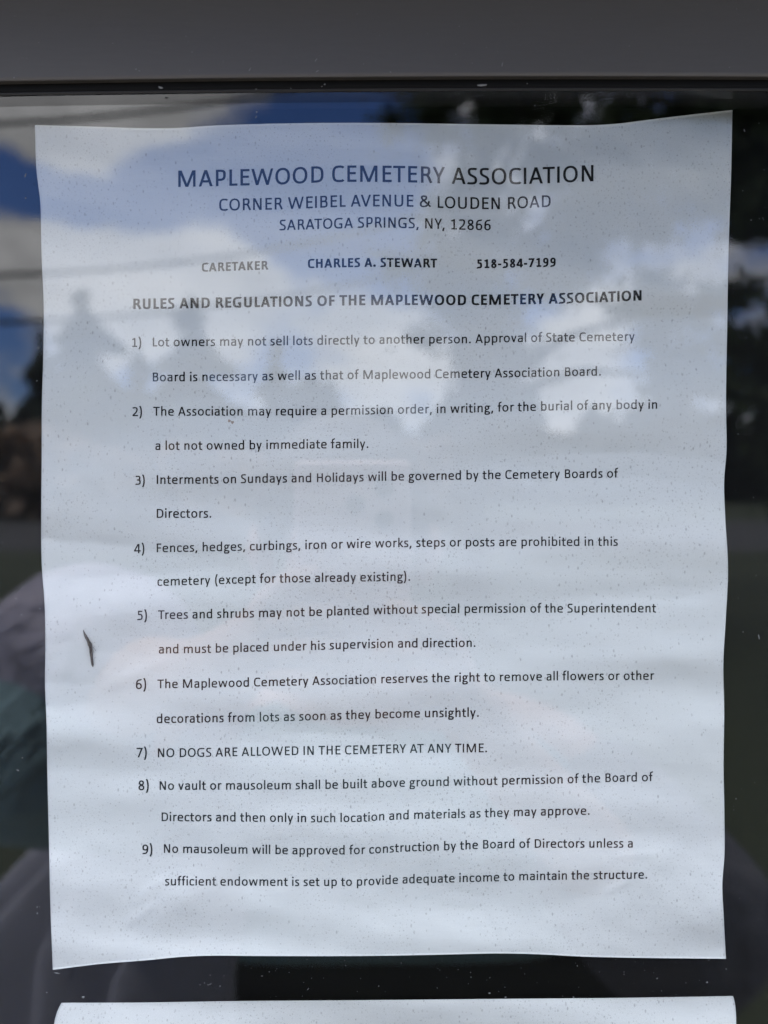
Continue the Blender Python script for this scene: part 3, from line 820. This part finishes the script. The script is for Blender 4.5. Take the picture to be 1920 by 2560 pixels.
# ------------------------------------------------------------------ the twig stuck on the sheet
m, nt, b, out = new_mat('weathered_bark')
f = noise(nt, coords(nt, (1, 1, 0.25), (0, R(-10), 0)), 3500, 4, 0.7)
nt.links.new(mix_col(nt, maprange(nt, f, 0.35, 0.68), (0.022, 0.018, 0.014), (0.19, 0.165, 0.135)), b.inputs['Base Color'])
b.inputs['Roughness'].default_value = 0.9
bn = N(nt, 'ShaderNodeBump', Strength=0.8, Distance=0.0003); nt.links.new(f, bn.inputs['Height']); nt.links.new(bn.outputs[0], b.inputs['Normal'])
M['bark_dry'] = m
TW = [(448, 385, 4), (462, 440, 16), (482, 505, 30), (525, 610, 46), (590, 730, 56), (655, 860, 62), (705, 960, 74), (730, 1050, 66), (745, 1180, 58), (757, 1320, 56), (775, 1480, 54), (792, 1640, 48), (812, 1770, 40), (820, 1830, 20), (824, 1858, 6)]
pts = []; rad = []
for i, (x, y, r) in enumerate(TW):
    r_m = r / 15.8 / FPX * DIST
    p = onpaper(180 + x / 15.8, 1550 + y / 15.8, r_m * 0.75)
    pts.append(p); rad.append(r_m * (1 + 0.10 * math.sin(i * 2.3)))
twig = empty('twig', tuple(pts[7]))
tag(twig, 'short dry brown twig stuck at the left margin of the printed notice', 'twig')
mb = MB(); mb.tube(pts, rad, 9)
# knot
kp = onpaper(180 + 636 / 15.8, 1550 + 1005 / 15.8, 0.0003)
kd = onpaper(180 + 690 / 15.8, 1550 + 985 / 15.8, 0.0005)
mb.tube([kp, (kp + kd) / 2, kd], [0.00012, 0.0003, 0.0003], 8)
under(mb.build('stem', M['bark_dry'], None, True), twig)
for fib in ([(800, 1065), (850, 1090), (890, 1130), (918, 1180), (930, 1235)], [(800, 1130), (830, 1190), (852, 1240), (858, 1290)]):
    mb = MB(); mb.tube([onpaper(180 + x / 15.8, 1550 + y / 15.8, 0.0004) for x, y in fib], 0.00004, 5)
    under(mb.build('fibre', M['bark_dry']), twig)

# ------------------------------------------------------------------ dust and lint on the pane
M['dust'] = plain('pale_dust', (0.15, 0.158, 0.17), 0.95, 0.1)
random.seed(11)
mb = MB()
def fleck(px, py, r, long=1.0, ang=0.0, y=GLASS_Y - 0.00006):
    c = at(px, py, y)
    k = 7
    vs_ = []
    for j in range(k):
        a = 2 * math.pi * j / k
        q = r * random.uniform(0.6, 1.15)
        ux, uy = q * long * math.cos(a), q * math.sin(a)
        dx = (ux * math.cos(ang) - uy * math.sin(ang)) / FPX * 0.233; dz = (ux * math.sin(ang) + uy * math.cos(ang)) / FPX * 0.233
        vs_.append((c[0] + dx, y, c[2] + dz))
    n = len(vs_)
    top = [(c[0], y - r / FPX * 0.12, c[2])]
    mb.add(vs_ + top, [(i, (i + 1) % n, n) for i in range(n)] + [tuple(range(n - 1, -1, -1))])
for (x, y, r, l, a) in [(642, 280, 2.6, 1.2, 0.4), (640, 293, 1.5, 3.2, 1.05), (1356, 215, 2.0, 1, 0), (1337, 264, 1.8, 1, 0), (1861, 326, 1.3, 3.2, -1.2), (64, 438, 1.8, 3.4, 1.2), (64, 495, 2, 1.2, 0.5),
                        (526, 2460, 1.3, 3.4, 0.6), (520, 2462, 1.2, 2.5, -0.6), (500, 2462, 1.5, 1.5, 0), (208, 2493, 4.0, 1.2, 0.2), (117, 2481, 1.9, 1, 0), (143, 2433, 1.6, 6.5, -0.15), (93, 2268, 1.4, 2.6, 1.4), (93, 2283, 1.3, 2.6, 1.4),
                        (1224, 2483, 2.6, 1.1, 0), (1264, 2493, 1.8, 1.4, 0), (1434, 2493, 2.3, 1.2, 0), (1584, 2388, 1.8, 1.5, 0), (770, 2473, 1.2, 3.4, 0.9), (655, 2440, 1.4, 2.2, 0), (560, 2440, 1.3, 1, 0), (1768, 2456, 2.2, 1.4, 0.5),
                        (1560, 2430, 1.2, 1, 0), (1560, 2436, 1.2, 1, 0), (1643, 2446, 1.6, 1.6, 0.8), (1897, 1592, 1.5, 4.5, 1.75), (1840, 1997, 1.5, 1, 0), (1878, 550, 1.5, 1, 0), (92, 952, 1.6, 1.6, 0), (96, 870, 2.0, 1.5, 0),
                        (40, 1497, 1.6, 1, 0), (54, 1537, 1.6, 1, 0), (100, 1522, 1.6, 1.2, 0), (56, 1895, 1.6, 1.3, 0.4), (45, 1926, 1.4, 3.5, -0.5), (1845, 1085, 1.4, 1, 0), (1858, 1580, 1.3, 1, 0), (885, 330, 1.2, 1, 0)]:
    fleck(x, y, r, l, a)
for i in range(80): fleck(random.uniform(480, 1830), random.uniform(2385, 2500), random.choice([0.5, 0.6, 0.7, 0.9, 1.2]), random.uniform(1, 2.2), random.uniform(0, 3.1))
for i in range(30): fleck(random.uniform(0, 118), random.uniform(900, 2550), random.choice([0.5, 0.6, 0.8, 1.0]), random.uniform(1, 2), random.uniform(0, 3.1))
for i in range(30): fleck(random.uniform(1812, 1920), random.uniform(300, 2550), random.choice([0.5, 0.6, 0.8, 1.0]), random.uniform(1, 2), random.uniform(0, 3.1))
dust = mb.build('dust', M['dust'])
tag(dust, 'pale specks of dust and lint on the glass', 'dust', kind='stuff')
# dust, lint and small scuffs on the rail and gasket
mb = MB()
for (x, y, r, l, a) in [(340, 173, 1.7, 1.3, 0.3), (625, 173, 1.3, 4.2, 1.0), (1256, 160, 1.4, 4.8, 1.35), (348, 177, 1.6, 1, 0), (35, 194, 1.8, 1, 0), (1573, 115, 1.4, 1, 0), (282, 108, 1.3, 1, 0), (793, 178, 1.3, 4, 0.4), (976, 180, 1.4, 1.4, 0), (1148, 66, 1.3, 1, 0), (480, 130, 1.2, 1.6, 0.3), (790, 150, 1.0, 6, 0.9)]:
    fleck(x, y, r, l, a, RAIL_F - 0.00005)
for i in range(70): fleck(random.uniform(0, 1920), random.uniform(0, 182), random.choice([0.4, 0.5, 0.6, 0.8]), random.uniform(1, 2.5), random.uniform(0, 3.1), RAIL_F - 0.00005)
for (x, y, r, l, a) in [(402, 219, 3.0, 2.0, -0.3), (1207, 213, 3.0, 5.5, 0.03), (640, 223, 1.6, 1.2, 0), (812, 211, 1.8, 1.8, 0.6), (727, 221, 1.4, 1.2, 0), (1318, 209, 1.4, 1, 0), (805, 216, 1.4, 1, 0)]:
    fleck(x, y, r, l, a, GLASS_Y - 0.0030)
d2 = mb.build('dust', plain('grey_dust', (0.22, 0.22, 0.22), 0.95, 0.1))
tag(d2, 'tiny pale scuffs and lint on the dark top rail', 'dust', kind='stuff')

# ------------------------------------------------------------------ what the pane mirrors: the cemetery ground, road, trees, wires and the photographer
def grass_mat():
    m, nt, b, out = new_mat('mown_grass')
    v = coords(nt)
    f = noise(nt, v, 0.6, 5); g = noise(nt, v, 14, 4)
    c = mix_col(nt, f, (0.018, 0.030, 0.009), (0.030, 0.043, 0.014))
    nt.links.new(mix_col(nt, math_node(nt, 'MULTIPLY', g, 0.5), c, (0.042, 0.040, 0.020)), b.inputs['Base Color'])
    b.inputs['Roughness'].default_value = 0.95
    return m
M['grass'] = grass_mat()
M['road'] = plain('asphalt', (0.075, 0.075, 0.078), 0.9, 0.2, var=0.25, scale=6)
M['leaf'] = plain('leaf', (0.040, 0.058, 0.020), 0.7, 0.25, var=0.45, scale=1.3)
M['needle'] = plain('spruce_needles', (0.024, 0.036, 0.022), 0.8, 0.2, var=0.4, scale=1.5)
M['trunk'] = plain('tree_bark', (0.075, 0.060, 0.048), 0.95, 0.1, var=0.5, scale=9, bump=0.6)
M['hedge'] = plain('brown_hedge', (0.36, 0.255, 0.17), 0.95, 0.1, var=0.5, scale=1.2)
M['wire'] = plain('power_cable', (0.02, 0.02, 0.022), 0.6)

g = link('grass', [(-700, -900, 0), (700, -900, 0), (700, 300, 0), (-700, 300, 0)], [(0, 1, 2, 3)], M['grass'])
g['kind'] = 'structure'
rd = link('road', [(-300, -34, 0.004), (300, -34, 0.004), (300, -18, 0.004), (-300, -18, 0.004)], [(0, 1, 2, 3)], M['road'])
rd['kind'] = 'structure'
M['bounce'] = plain('pale_bounce', (0.42, 0.40, 0.37), 0.95, 0.1, var=0.25, scale=60)  # unseen pale ground, added to bounce light up onto the sheets
pt = link('bounce_strip', [(-9, -1.55, 0.004), (9, -1.55, 0.004), (9, 1.2, 0.004), (-9, 1.2, 0.004)], [(0, 1, 2, 3)], M['bounce'])
pt['kind'] = 'structure'

def leaf_quads(rs, centres, radii, count, size):
    """leaf-sized folded faces in clumps"""
    c = centres[rs.integers(0, len(centres), count)]
    rr = radii[rs.integers(0, len(radii), count)]
    d = rs.normal(size=(count, 3)); d /= np.linalg.norm(d, axis=1)[:, None]
    p = c + d * (rs.random(count) ** 0.4)[:, None] * rr[:, None] * np.array([1, 1, 0.75])
    a = rs.normal(size=(count, 3)); a /= np.linalg.norm(a, axis=1)[:, None]
    b = np.cross(a, rs.normal(size=(count, 3))); b /= np.linalg.norm(b, axis=1)[:, None]
    sz = size * rs.uniform(0.6, 1.3, count)[:, None]
    v = np.stack([p - a * sz, p - b * sz * 0.5 , p + a * sz, p + b * sz * 0.5], 1).reshape(-1, 3)
    f = np.arange(count * 4).reshape(-1, 4)
    return v, f

def leafy_tree(base, trunk_r, blobs, count, size, seed, label):
    rs = np.random.default_rng(seed)
    t = empty('broadleaf_tree', base)
    tag(t, label, 'tree')
    bx_, by_, bz_ = base
    mb = MB()
    top = max(b_[2] for b_ in blobs)
    mb.tube([(bx_, by_, -0.1), (bx_ + .04, by_, 0.5), (bx_ - .03, by_, 2.0), (bx_ + .08, by_, 3.6), (bx_ + .2, by_ - .1, 5.5), (bx_ + .3, by_ - .1, top)], [trunk_r * 1.35, trunk_r * 1.05, trunk_r, trunk_r * .9, trunk_r * .6, trunk_r * .15], 12)
    for (x, y, z, r) in blobs:
        s0 = Vector((bx_ + .05, by_, min(max(2.6, z - 2.0), 6)))
        e0 = Vector((x, y, z)); mid = s0.lerp(e0, .5) + Vector((0, 0, .25))
        mb.tube([s0, mid, e0], [trunk_r * .38, trunk_r * .25, trunk_r * .08], 7)
    under(mb.build('trunk', M['trunk'], None, True), t)
    cs, rr = [], []
    for (x, y, z, r) in blobs:
        for k in range(13):
            d = rs.normal(size=3); d /= np.linalg.norm(d)
            cs.append(np.array([x, y, z]) + d * r * rs.uniform(.2, 1.1)); rr.append(r * rs.uniform(.18, .45))
    v, f = leaf_quads(rs, np.array(cs), np.array(rr), count, size)
    under(link('crown', v, f, M['leaf']), t)
    return t

def blob(px, py, dist, r):
    p = mirrored(px, py, dist); return (p.x, p.y, p.z, r)
tb = mirrored(1172, 1219, 10.0)
leafy_tree((tb.x, tb.y, 0), 0.20,
    [blob(1180, 560, 10.0, 1.1), blob(1160, 760, 10.0, .75), blob(1230, 930, 9.8, .6), blob(1420, 640, 10.2, .6), blob(1650, 770, 10.1, .6), blob(1720, 940, 10, .5), blob(1300, 330, 9.6, 1.5), blob(1600, 250, 10.4, 1.6), blob(1480, 330, 10.1, 1.0), blob(1720, 330, 9.9, .9), blob(1480, 520, 9.8, 1.0), blob(1130, 240, 10.3, .85), blob(1800, 460, 10.5, 1.2), blob(1240, 100, 10, 1.4), blob(1650, 20, 10, 1.6), blob(1350, -150, 10, 1.8)],
    21000, 0.085, 3, 'big broadleaf tree mirrored in the upper right of the glass')
tb = mirrored(2080, 1219, 8.0)
leafy_tree((tb.x, tb.y, 0), 0.22,
    [blob(1990, 850, 8.0, 1.05), blob(2050, 560, 8.2, 1.1), blob(1900, 330, 8.1, .9), blob(2000, 1120, 7.9, .75), blob(2150, 250, 8, 1.2), blob(2200, 900, 8, 1.0), blob(1990, 120, 8.4, 1.0)],
    14000, 0.08, 5, 'dark broadleaf tree mirrored along the right edge of the glass')

def spruce(px_top, py_top, dist, wide, seed, label):
    rs = np.random.default_rng(seed)
    top = mirrored(px_top, py_top, dist)
    h = top.z
    t = empty('spruce_tree', (top.x, top.y, 0)); tag(t, label, 'tree', 'spruces mirrored in the glass')
    mb = MB(); mb.tube([(top.x, top.y, -0.1), (top.x, top.y, h * .5), (top.x, top.y, h * .97)], [h * .022, h * .014, h * .002], 8)
    under(mb.build('trunk', M['trunk'], None, True), t)
    vs_, fs_ = [], []
    for i in range(1500):
        q = rs.random() ** 0.75
        z0 = h * (1 - q * 0.93)
        L = wide * h * (0.05 + q ** .8 * rs.uniform(.25, 1.25) ** 1.3) * (0.85 + 0.30 * math.sin(z0 * 2.3 + seed))
        a = rs.uniform(0, 2 * math.pi)
        L *= 0.75 + 0.35 * math.sin(3 * a + z0 * 1.7 + seed)
        dr = np.array([math.cos(a), math.sin(a), 0]); sd_ = np.array([-math.sin(a), math.cos(a), 0])
        w = L * rs.uniform(.18, .34)
        p0 = np.array([top.x, top.y, z0]); p1 = p0 + dr * L * .55 + np.array([0, 0, -L * .12]); p2 = p0 + dr * L + np.array([0, 0, -L * .42])
        n = len(vs_)
        vs_ += [p0, p1 - sd_ * w + np.array([0, 0, -w * .8]), p2, p1 + sd_ * w + np.array([0, 0, -w * .8]), p1]
        fs_ += [(n, n + 1, n + 4), (n + 1, n + 2, n + 4), (n + 4, n + 2, n + 3), (n, n + 4, n + 3)]
    under(link('crown', vs_, fs_, M['needle']), t)
spruce(102, 800, 44, .27, 1, 'tall dark spruce mirrored at the left edge of the printed notice')
spruce(208, 715, 46, .46, 2, 'pointed spruce mirrored left of the bold rules heading')
spruce(480, 735, 50, .44, 3, 'spruce mirrored under the word caretaker')
spruce(345, 850, 52, .3, 4, 'low spruce mirrored between two taller spruces')
spruce(690, 840, 54, .34, 6, 'spruce mirrored right of the two pointed spruces')

# brown hedge bank beyond the road, and the far wood: both read as one mass
def mass(name, x0, x1, y, h, mat, count, size, seed, label, cat, amp):
    rs = np.random.default_rng(seed)
    x = rs.uniform(x0, x1, count)
    hh = h * (1 + amp * np.sin(x * 0.37 + seed) + amp * .7 * np.sin(x * 0.93 + 2 * seed))
    p = np.stack([x, y + rs.normal(0, 1.0, count), rs.random(count) ** .8 * hh], -1)
    a = rs.normal(size=(count, 3)); a /= np.linalg.norm(a, axis=1)[:, None]
    b = np.cross(a, rs.normal(size=(count, 3))); b /= np.linalg.norm(b, axis=1)[:, None]
    sz = size * rs.uniform(.6, 1.4, count)[:, None]
    v = np.stack([p - a * sz, p - b * sz * .7, p + a * sz, p + b * sz * .7], 1).reshape(-1, 3)
    o = link(name, v, np.arange(count * 4).reshape(-1, 4), mat)
    tag(o, label, cat, kind='stuff')
mass('brown_hedge', -40, 3, -37, 3.6, M['hedge'], 9000, .45, 2, 'brown hedge mirrored low at the left edge of the glass', 'hedge', .15)
mass('distant_wood', -90, 90, -75, 8.5, M['needle'], 9000, 1.3, 4, 'distant dark wood mirrored behind the spruces', 'wood', .22)

# overhead cables
for (a_, b_, d, lab) in (((-60, 313), (760, 218), 12, 'highest power cable mirrored above the notice'), ((-60, 690), (700, 620), 12.4, 'middle power cable mirrored at the left edge'), ((-60, 808), (700, 742), 12.8, 'lowest power cable mirrored at the left edge')):
    p, q = mirrored(*a_, d), mirrored(*b_, d + 1.5)
    dirn = (q - p)
    pts = [p + dirn * k - Vector((0, 0, 0.10)) * (1 - (2 * k - 1) ** 2) for k in np.linspace(-2.0, 3.0, 26)]
    mb = MB(); mb.tube(pts, 0.036, 6)
    tag(mb.build('power_cable', M['wire']), lab, 'cable', 'power cables mirrored in the glass')

# ------------------------------------------------------------------ the photographer and the phone
def skin_mesh(name, nodes, edges, mat, parent, sub=2, root=0):
    me = bpy.data.meshes.new(name)
    me.from_pydata([n[0] for n in nodes], edges, [])
    o = bpy.data.objects.new(name, me); COL.objects.link(o)
    me.materials.append(mat)
    sk = o.modifiers.new('skin', 'SKIN'); sk.use_smooth_shade = True
    ss = o.modifiers.new('sub', 'SUBSURF'); ss.levels = sub; ss.render_levels = sub
    if not me.skin_vertices:
        bm = bmesh.new(); bm.from_mesh(me); bm.verts.layers.skin.verify(); bm.to_mesh(me); bm.free()
    for i, (c, r) in enumerate(nodes):
        r2 = r if isinstance(r, tuple) else (r, r)
        me.skin_vertices[0].data[i].radius = r2
        me.skin_vertices[0].data[i].use_root = (i == root)
    return under(o, parent)

M['skin'] = plain('skin', (0.50, 0.31, 0.24), 0.55, 0.4, var=0.08, scale=30)
M['hair'] = plain('grey_brown_hair', (0.10, 0.075, 0.055), 0.6, 0.4, var=0.4, scale=80)
M['sleeve'] = plain('lilac_grey_cloth', (0.46, 0.43, 0.50), 0.9, 0.1, var=0.1, scale=16, bump=1.0, deep=0.05)
M['jacket'] = plain('slate_cloth', (0.34, 0.335, 0.37), 0.9, 0.1, var=0.15, scale=20, bump=0.3)
M['shirt'] = plain('teal_grey_cloth', (0.25, 0.37, 0.385), 0.9, 0.1, var=0.1, scale=12, bump=1.0, deep=0.05)
M['trousers'] = plain('dark_trousers', (0.05, 0.05, 0.06), 0.9, 0.1)
M['shoe'] = plain('shoe_leather', (0.03, 0.028, 0.026), 0.6)

per = empty('person', (0, -0.6, 0))
tag(per, 'person in a slate jacket with lilac sleeves holding up a phone, mirrored in the glass', 'person')
nodes, edges = [], []
def nd(p, r, link_to=None):
    nodes.append((tuple(p), r)); i = len(nodes) - 1
    if link_to is not None: edges.append((link_to, i))
    return i
pel = nd((0, -.64, .84), (.13, .10)); ws = nd((0, -.62, .98), (.125, .095), pel); ch = nd((0, -.59, 1.13), (.14, .10), ws); nb = nd((-.015, -.57, 1.255), (.07, .06), ch)
nk = nd((-.025, -.555, 1.315), (.050, .050), nb); jaw = nd((-.035, -.530, 1.375), (.060, .066), nk); hd = nd((-.04, -.535, 1.445), (.074, .090), jaw); cr = nd((-.04, -.54, 1.505), (.062, .078), hd)
nose = nd((-.037, -.438, 1.425), (.010, .014), hd)
def limb_leg(s):
    hp = nd((.09 * s, -.64, .80), .085, pel); kn = nd((.10 * s, -.60, .44), .058, hp); an = nd((.10 * s, -.64, .09), .040, kn); toe = nd((.11 * s, -.50, .035), (.036, .028), an)
limb_leg(-1); limb_leg(1)
def limb_arm(sh, el, wr, palm, fingers, thumb):
    a0 = nd(sh, .058, nb); a1 = nd(el, .043, a0); a2 = nd(Vector(el).lerp(Vector(wr), .35), .042, a1); a3 = nd(wr, .028, a2)
    p0 = nd(palm, (.028, .022), a3)
    for f in fingers:
        prev = p0
        for k, q in enumerate(f): prev = nd(q, .0095 - .0011 * k, prev)
    prev = p0
    for k, q in enumerate(thumb): prev = nd(q, .0115 - .0014 * k, prev)
PB = -DIST - 0.0012      # back of the phone, facing the glass
FY = PB + 0.0085
limb_arm((-.19, -.575, 1.225), (-.255, -.385, 1.345), (-.115, -.275, 1.372), (-.082, -.262, 1.392),
         [[(-.070, -.246, 1.432), (-.056, FY, 1.444), (-.036, FY, 1.446)], [(-.068, -.245, 1.416), (-.048, FY, 1.424), (-.024, FY, 1.424)], [(-.068, -.246, 1.399), (-.047, FY, 1.403), (-.023, FY, 1.402)], [(-.070, -.247, 1.384), (-.050, FY, 1.384), (-.032, FY, 1.382)]],
         [(-.076, -.275, 1.410), (-.060, -.268, 1.432), (-.040, -.264, 1.446)])
limb_arm((.18, -.575, 1.225), (.285, -.46, 1.07), (.095, -.295, 1.300), (.058, -.268, 1.350),
         [[(.040, -.247, 1.408), (.020, FY, 1.422), (-.002, FY, 1.428)], [(.042, -.246, 1.390), (.018, FY, 1.400), (-.008, FY, 1.403)], [(.040, -.246, 1.372), (.016, FY, 1.380), (-.010, FY, 1.380)], [(.042, -.250, 1.356), (.018, FY, 1.362), (-.004, FY, 1.361)]],
         [(.045, -.280, 1.375), (.030, -.270, 1.400), (.012, -.266, 1.420)])
body = skin_mesh('body', nodes, edges, M['skin'], per)
# face and hair
hair = MB()
hv, hf = [], []
nu_, nv_ = 20, 9
for j in range(nv_):
    th = math.pi * .60 * j / (nv_ - 1)
    for i in range(nu_):
        ph = 2 * math.pi * i / nu_
        fr_ = max(0.0, math.sin(ph))
        t2 = th * (1 - .42 * fr_)
        hv.append((-.04 + .088 * math.sin(t2) * math.cos(ph), -.545 + .108 * math.sin(t2) * math.sin(ph), 1.475 + .100 * math.cos(t2)))
for j in range(nv_ - 1):
    for i in range(nu_):
        hf.append((j * nu_ + i, (j + 1) * nu_ + i, (j + 1) * nu_ + (i + 1) % nu_, j * nu_ + (i + 1) % nu_))
ho = link('hair', hv, hf, M['hair'], None, True)
so = ho.modifiers.new('solid', 'SOLIDIFY'); so.thickness = 0.012
under(ho, per)
for s in (-1, 1):
    mb = MB(); mb.tube([(-.04 + .030 * s, -.452, 1.447), (-.04 + .030 * s, -.4465, 1.447)], [.011, .006], 10); under(mb.build('eye', plain('eye_dark', (.05, .04, .035), .2)), per)
    mb = MB(); mb.tube([(-.04 + .078 * s, -.545, 1.405), (-.04 + .086 * s, -.55, 1.435), (-.04 + .084 * s, -.555, 1.462)], [.008, .014, .010], 8); under(mb.build('ear', M['skin'], None, True), per)
mb = MB(); mb.tube([(-.060, -.458, 1.385), (-.037, -.452, 1.384), (-.014, -.458, 1.385)], [.003, .006, .003], 8); under(mb.build('mouth', plain('lips', (.36, .16, .14), .5)), per)
# jacket: a loose body with hanging folds
def garment(name, mat, rings, fold, nf, seed, gap=None):
    rs = np.random.default_rng(seed); n = 200
    V_, F_ = [], []
    for j, (cx, cy, z, rx, ry) in enumerate(rings):
        for i in range(n):
            a = 2 * math.pi * i / n
            k = 1 + fold * (1 - j / len(rings)) * (math.sin(nf * a + 0.5 * math.sin(z * 9)) + .6 * math.sin((nf * 1.0 // 2 + 2) * a + z * 4)) 
            V_.append((cx + rx * k * math.copysign(abs(math.cos(a)) ** .85, math.cos(a)), cy + ry * k * math.copysign(abs(math.sin(a)) ** .85, math.sin(a)), z))
    for j in range(len(rings) - 1):
        for i in range(n):
            xa = V_[j * n + i][0]
            if gap and xa > 0.26: continue
            if gap and math.sin(2 * math.pi * (i + .5) / n) > 0 and gap[0] < xa < gap[1]: continue
            F_.append((j * n + i, j * n + (i + 1) % n, (j + 1) * n + (i + 1) % n, (j + 1) * n + i))
    o = link(name, V_, F_, mat, None, True)
    m_ = o.modifiers.new('thick', 'SOLIDIFY'); m_.thickness = .004
    return under(o, per)
garment('jacket', M['jacket'], [(0, -.62, .72, .43, .20), (0, -.61, .84, .425, .195), (0, -.60, .96, .41, .185), (0, -.595, 1.07, .385, .17), (0, -.59, 1.13, .34, .155), (0, -.59, 1.17, .27, .145)], .15, 19, 1, (-.13, .29))
M['tee'] = plain('dark_olive_cloth', (0.035, 0.038, 0.022), 0.9, 0.1, var=.2, scale=30, bump=.3)
garment('undershirt', M['tee'], [(0, -.63, .74, .33, .13), (0, -.62, .9, .30, .13), (0, -.61, 1.05, .27, .125), (0, -.60, 1.13, .25, .12)], .02, 9, 5)
garment('shirt', M['shirt'], [(0, -.59, 1.08, .272, .150), (0, -.585, 1.16, .258, .142), (-.005, -.58, 1.22, .235, .120), (-.01, -.575, 1.262, .17, .085), (-.015, -.57, 1.29, .075, .065)], .02, 7, 2)
def sleeve(pts, mat, name='sleeve'):
    nn = [(p, r) for p, r in pts]; ee = [(i, i + 1) for i in range(len(pts) - 1)]
    skin_mesh(name, nn, ee, mat, per)
sleeve([((-.17, -.575, 1.222), .085), ((-.29, -.46, 1.335), .082), ((-.265, -.41, 1.364), .082), ((-.21, -.37, 1.374), .075), ((-.155, -.312, 1.372), .052)], M['sleeve'])
sleeve([((-.20, -.565, 1.22), .10), ((-.32, -.425, 1.288), .095), ((-.25, -.358, 1.308), .080), ((-.185, -.330, 1.318), .056)], M['shirt'])
sleeve([((.16, -.575, 1.222), .075), ((.235, -.53, 1.15), .09), ((.300, -.465, 1.075), .095), ((.235, -.425, 1.13), .08), ((.15, -.345, 1.235), .06)], plain('shaded_side_cloth', (0.12, 0.12, 0.135), 0.9, 0.1, var=0.1, scale=12, bump=1.0, deep=0.05))  # right sleeve: the darker, shaded side is put into the cloth colour
for s in (-1, 1):
    skin_mesh('trouser_leg', [((.07 * s, -.64, .88), (.13, .13)), ((.095 * s, -.635, .76), .115), ((.10 * s, -.60, .44), .085), ((.10 * s, -.635, .10), .075)], [(0, 1), (1, 2), (2, 3)], M['trousers'], per)
    skin_mesh('shoe', [((.10 * s, -.67, .055), .05), ((.105 * s, -.56, .05), .048), ((.115 * s, -.47, .04), (.042, .036))], [(0, 1), (1, 2)], M['shoe'], per)

ph = empty('phone', tuple(cam.location))
ph.rotation_euler = (R(-PITCH), 0, 0)
tag(ph, 'pale pink phone held upright by the mirrored photographer', 'phone')
M['phone'] = plain('pink_phone_back', (0.74, 0.57, 0.55), 0.35, 0.5)
M['lens_ring'] = plain('lens_ring', (0.25, 0.22, 0.22), 0.3, metal=0.8)
M['lens'] = plain('lens_glass', (0.01, 0.01, 0.012), 0.08)
M['screen'] = plain('screen_glass', (0.01, 0.01, 0.012), 0.1)
mb = MB(); mb.box(-.055, .0165, -.0095, -.0014, -.131, .0165)
o = mb.build('case', M['phone'], ph); bevel(o, .0035, 4)
# round the four corners of the slab seen from the front
mb = MB(); mb.box(-.0525, .014, -.0102, -.0096, -.1285, .014); mb.build('screen', M['screen'], ph)
def disc(name, cx, cz, r, y0, y1, mat):
    mb = MB(); mb.tube([(cx, y0, cz), (cx, y1, cz)], r, 24); return mb.build(name, mat, ph)
for (cx, cz) in ((0, 0), (0, -.0195), (-.0175, -.010)):
    disc('lens', cx, cz, .0062, -.0016, -.0007, M['lens_ring'])
    disc('lens_glass', cx, cz, .0048, -.0009, -.0005, M['lens'])
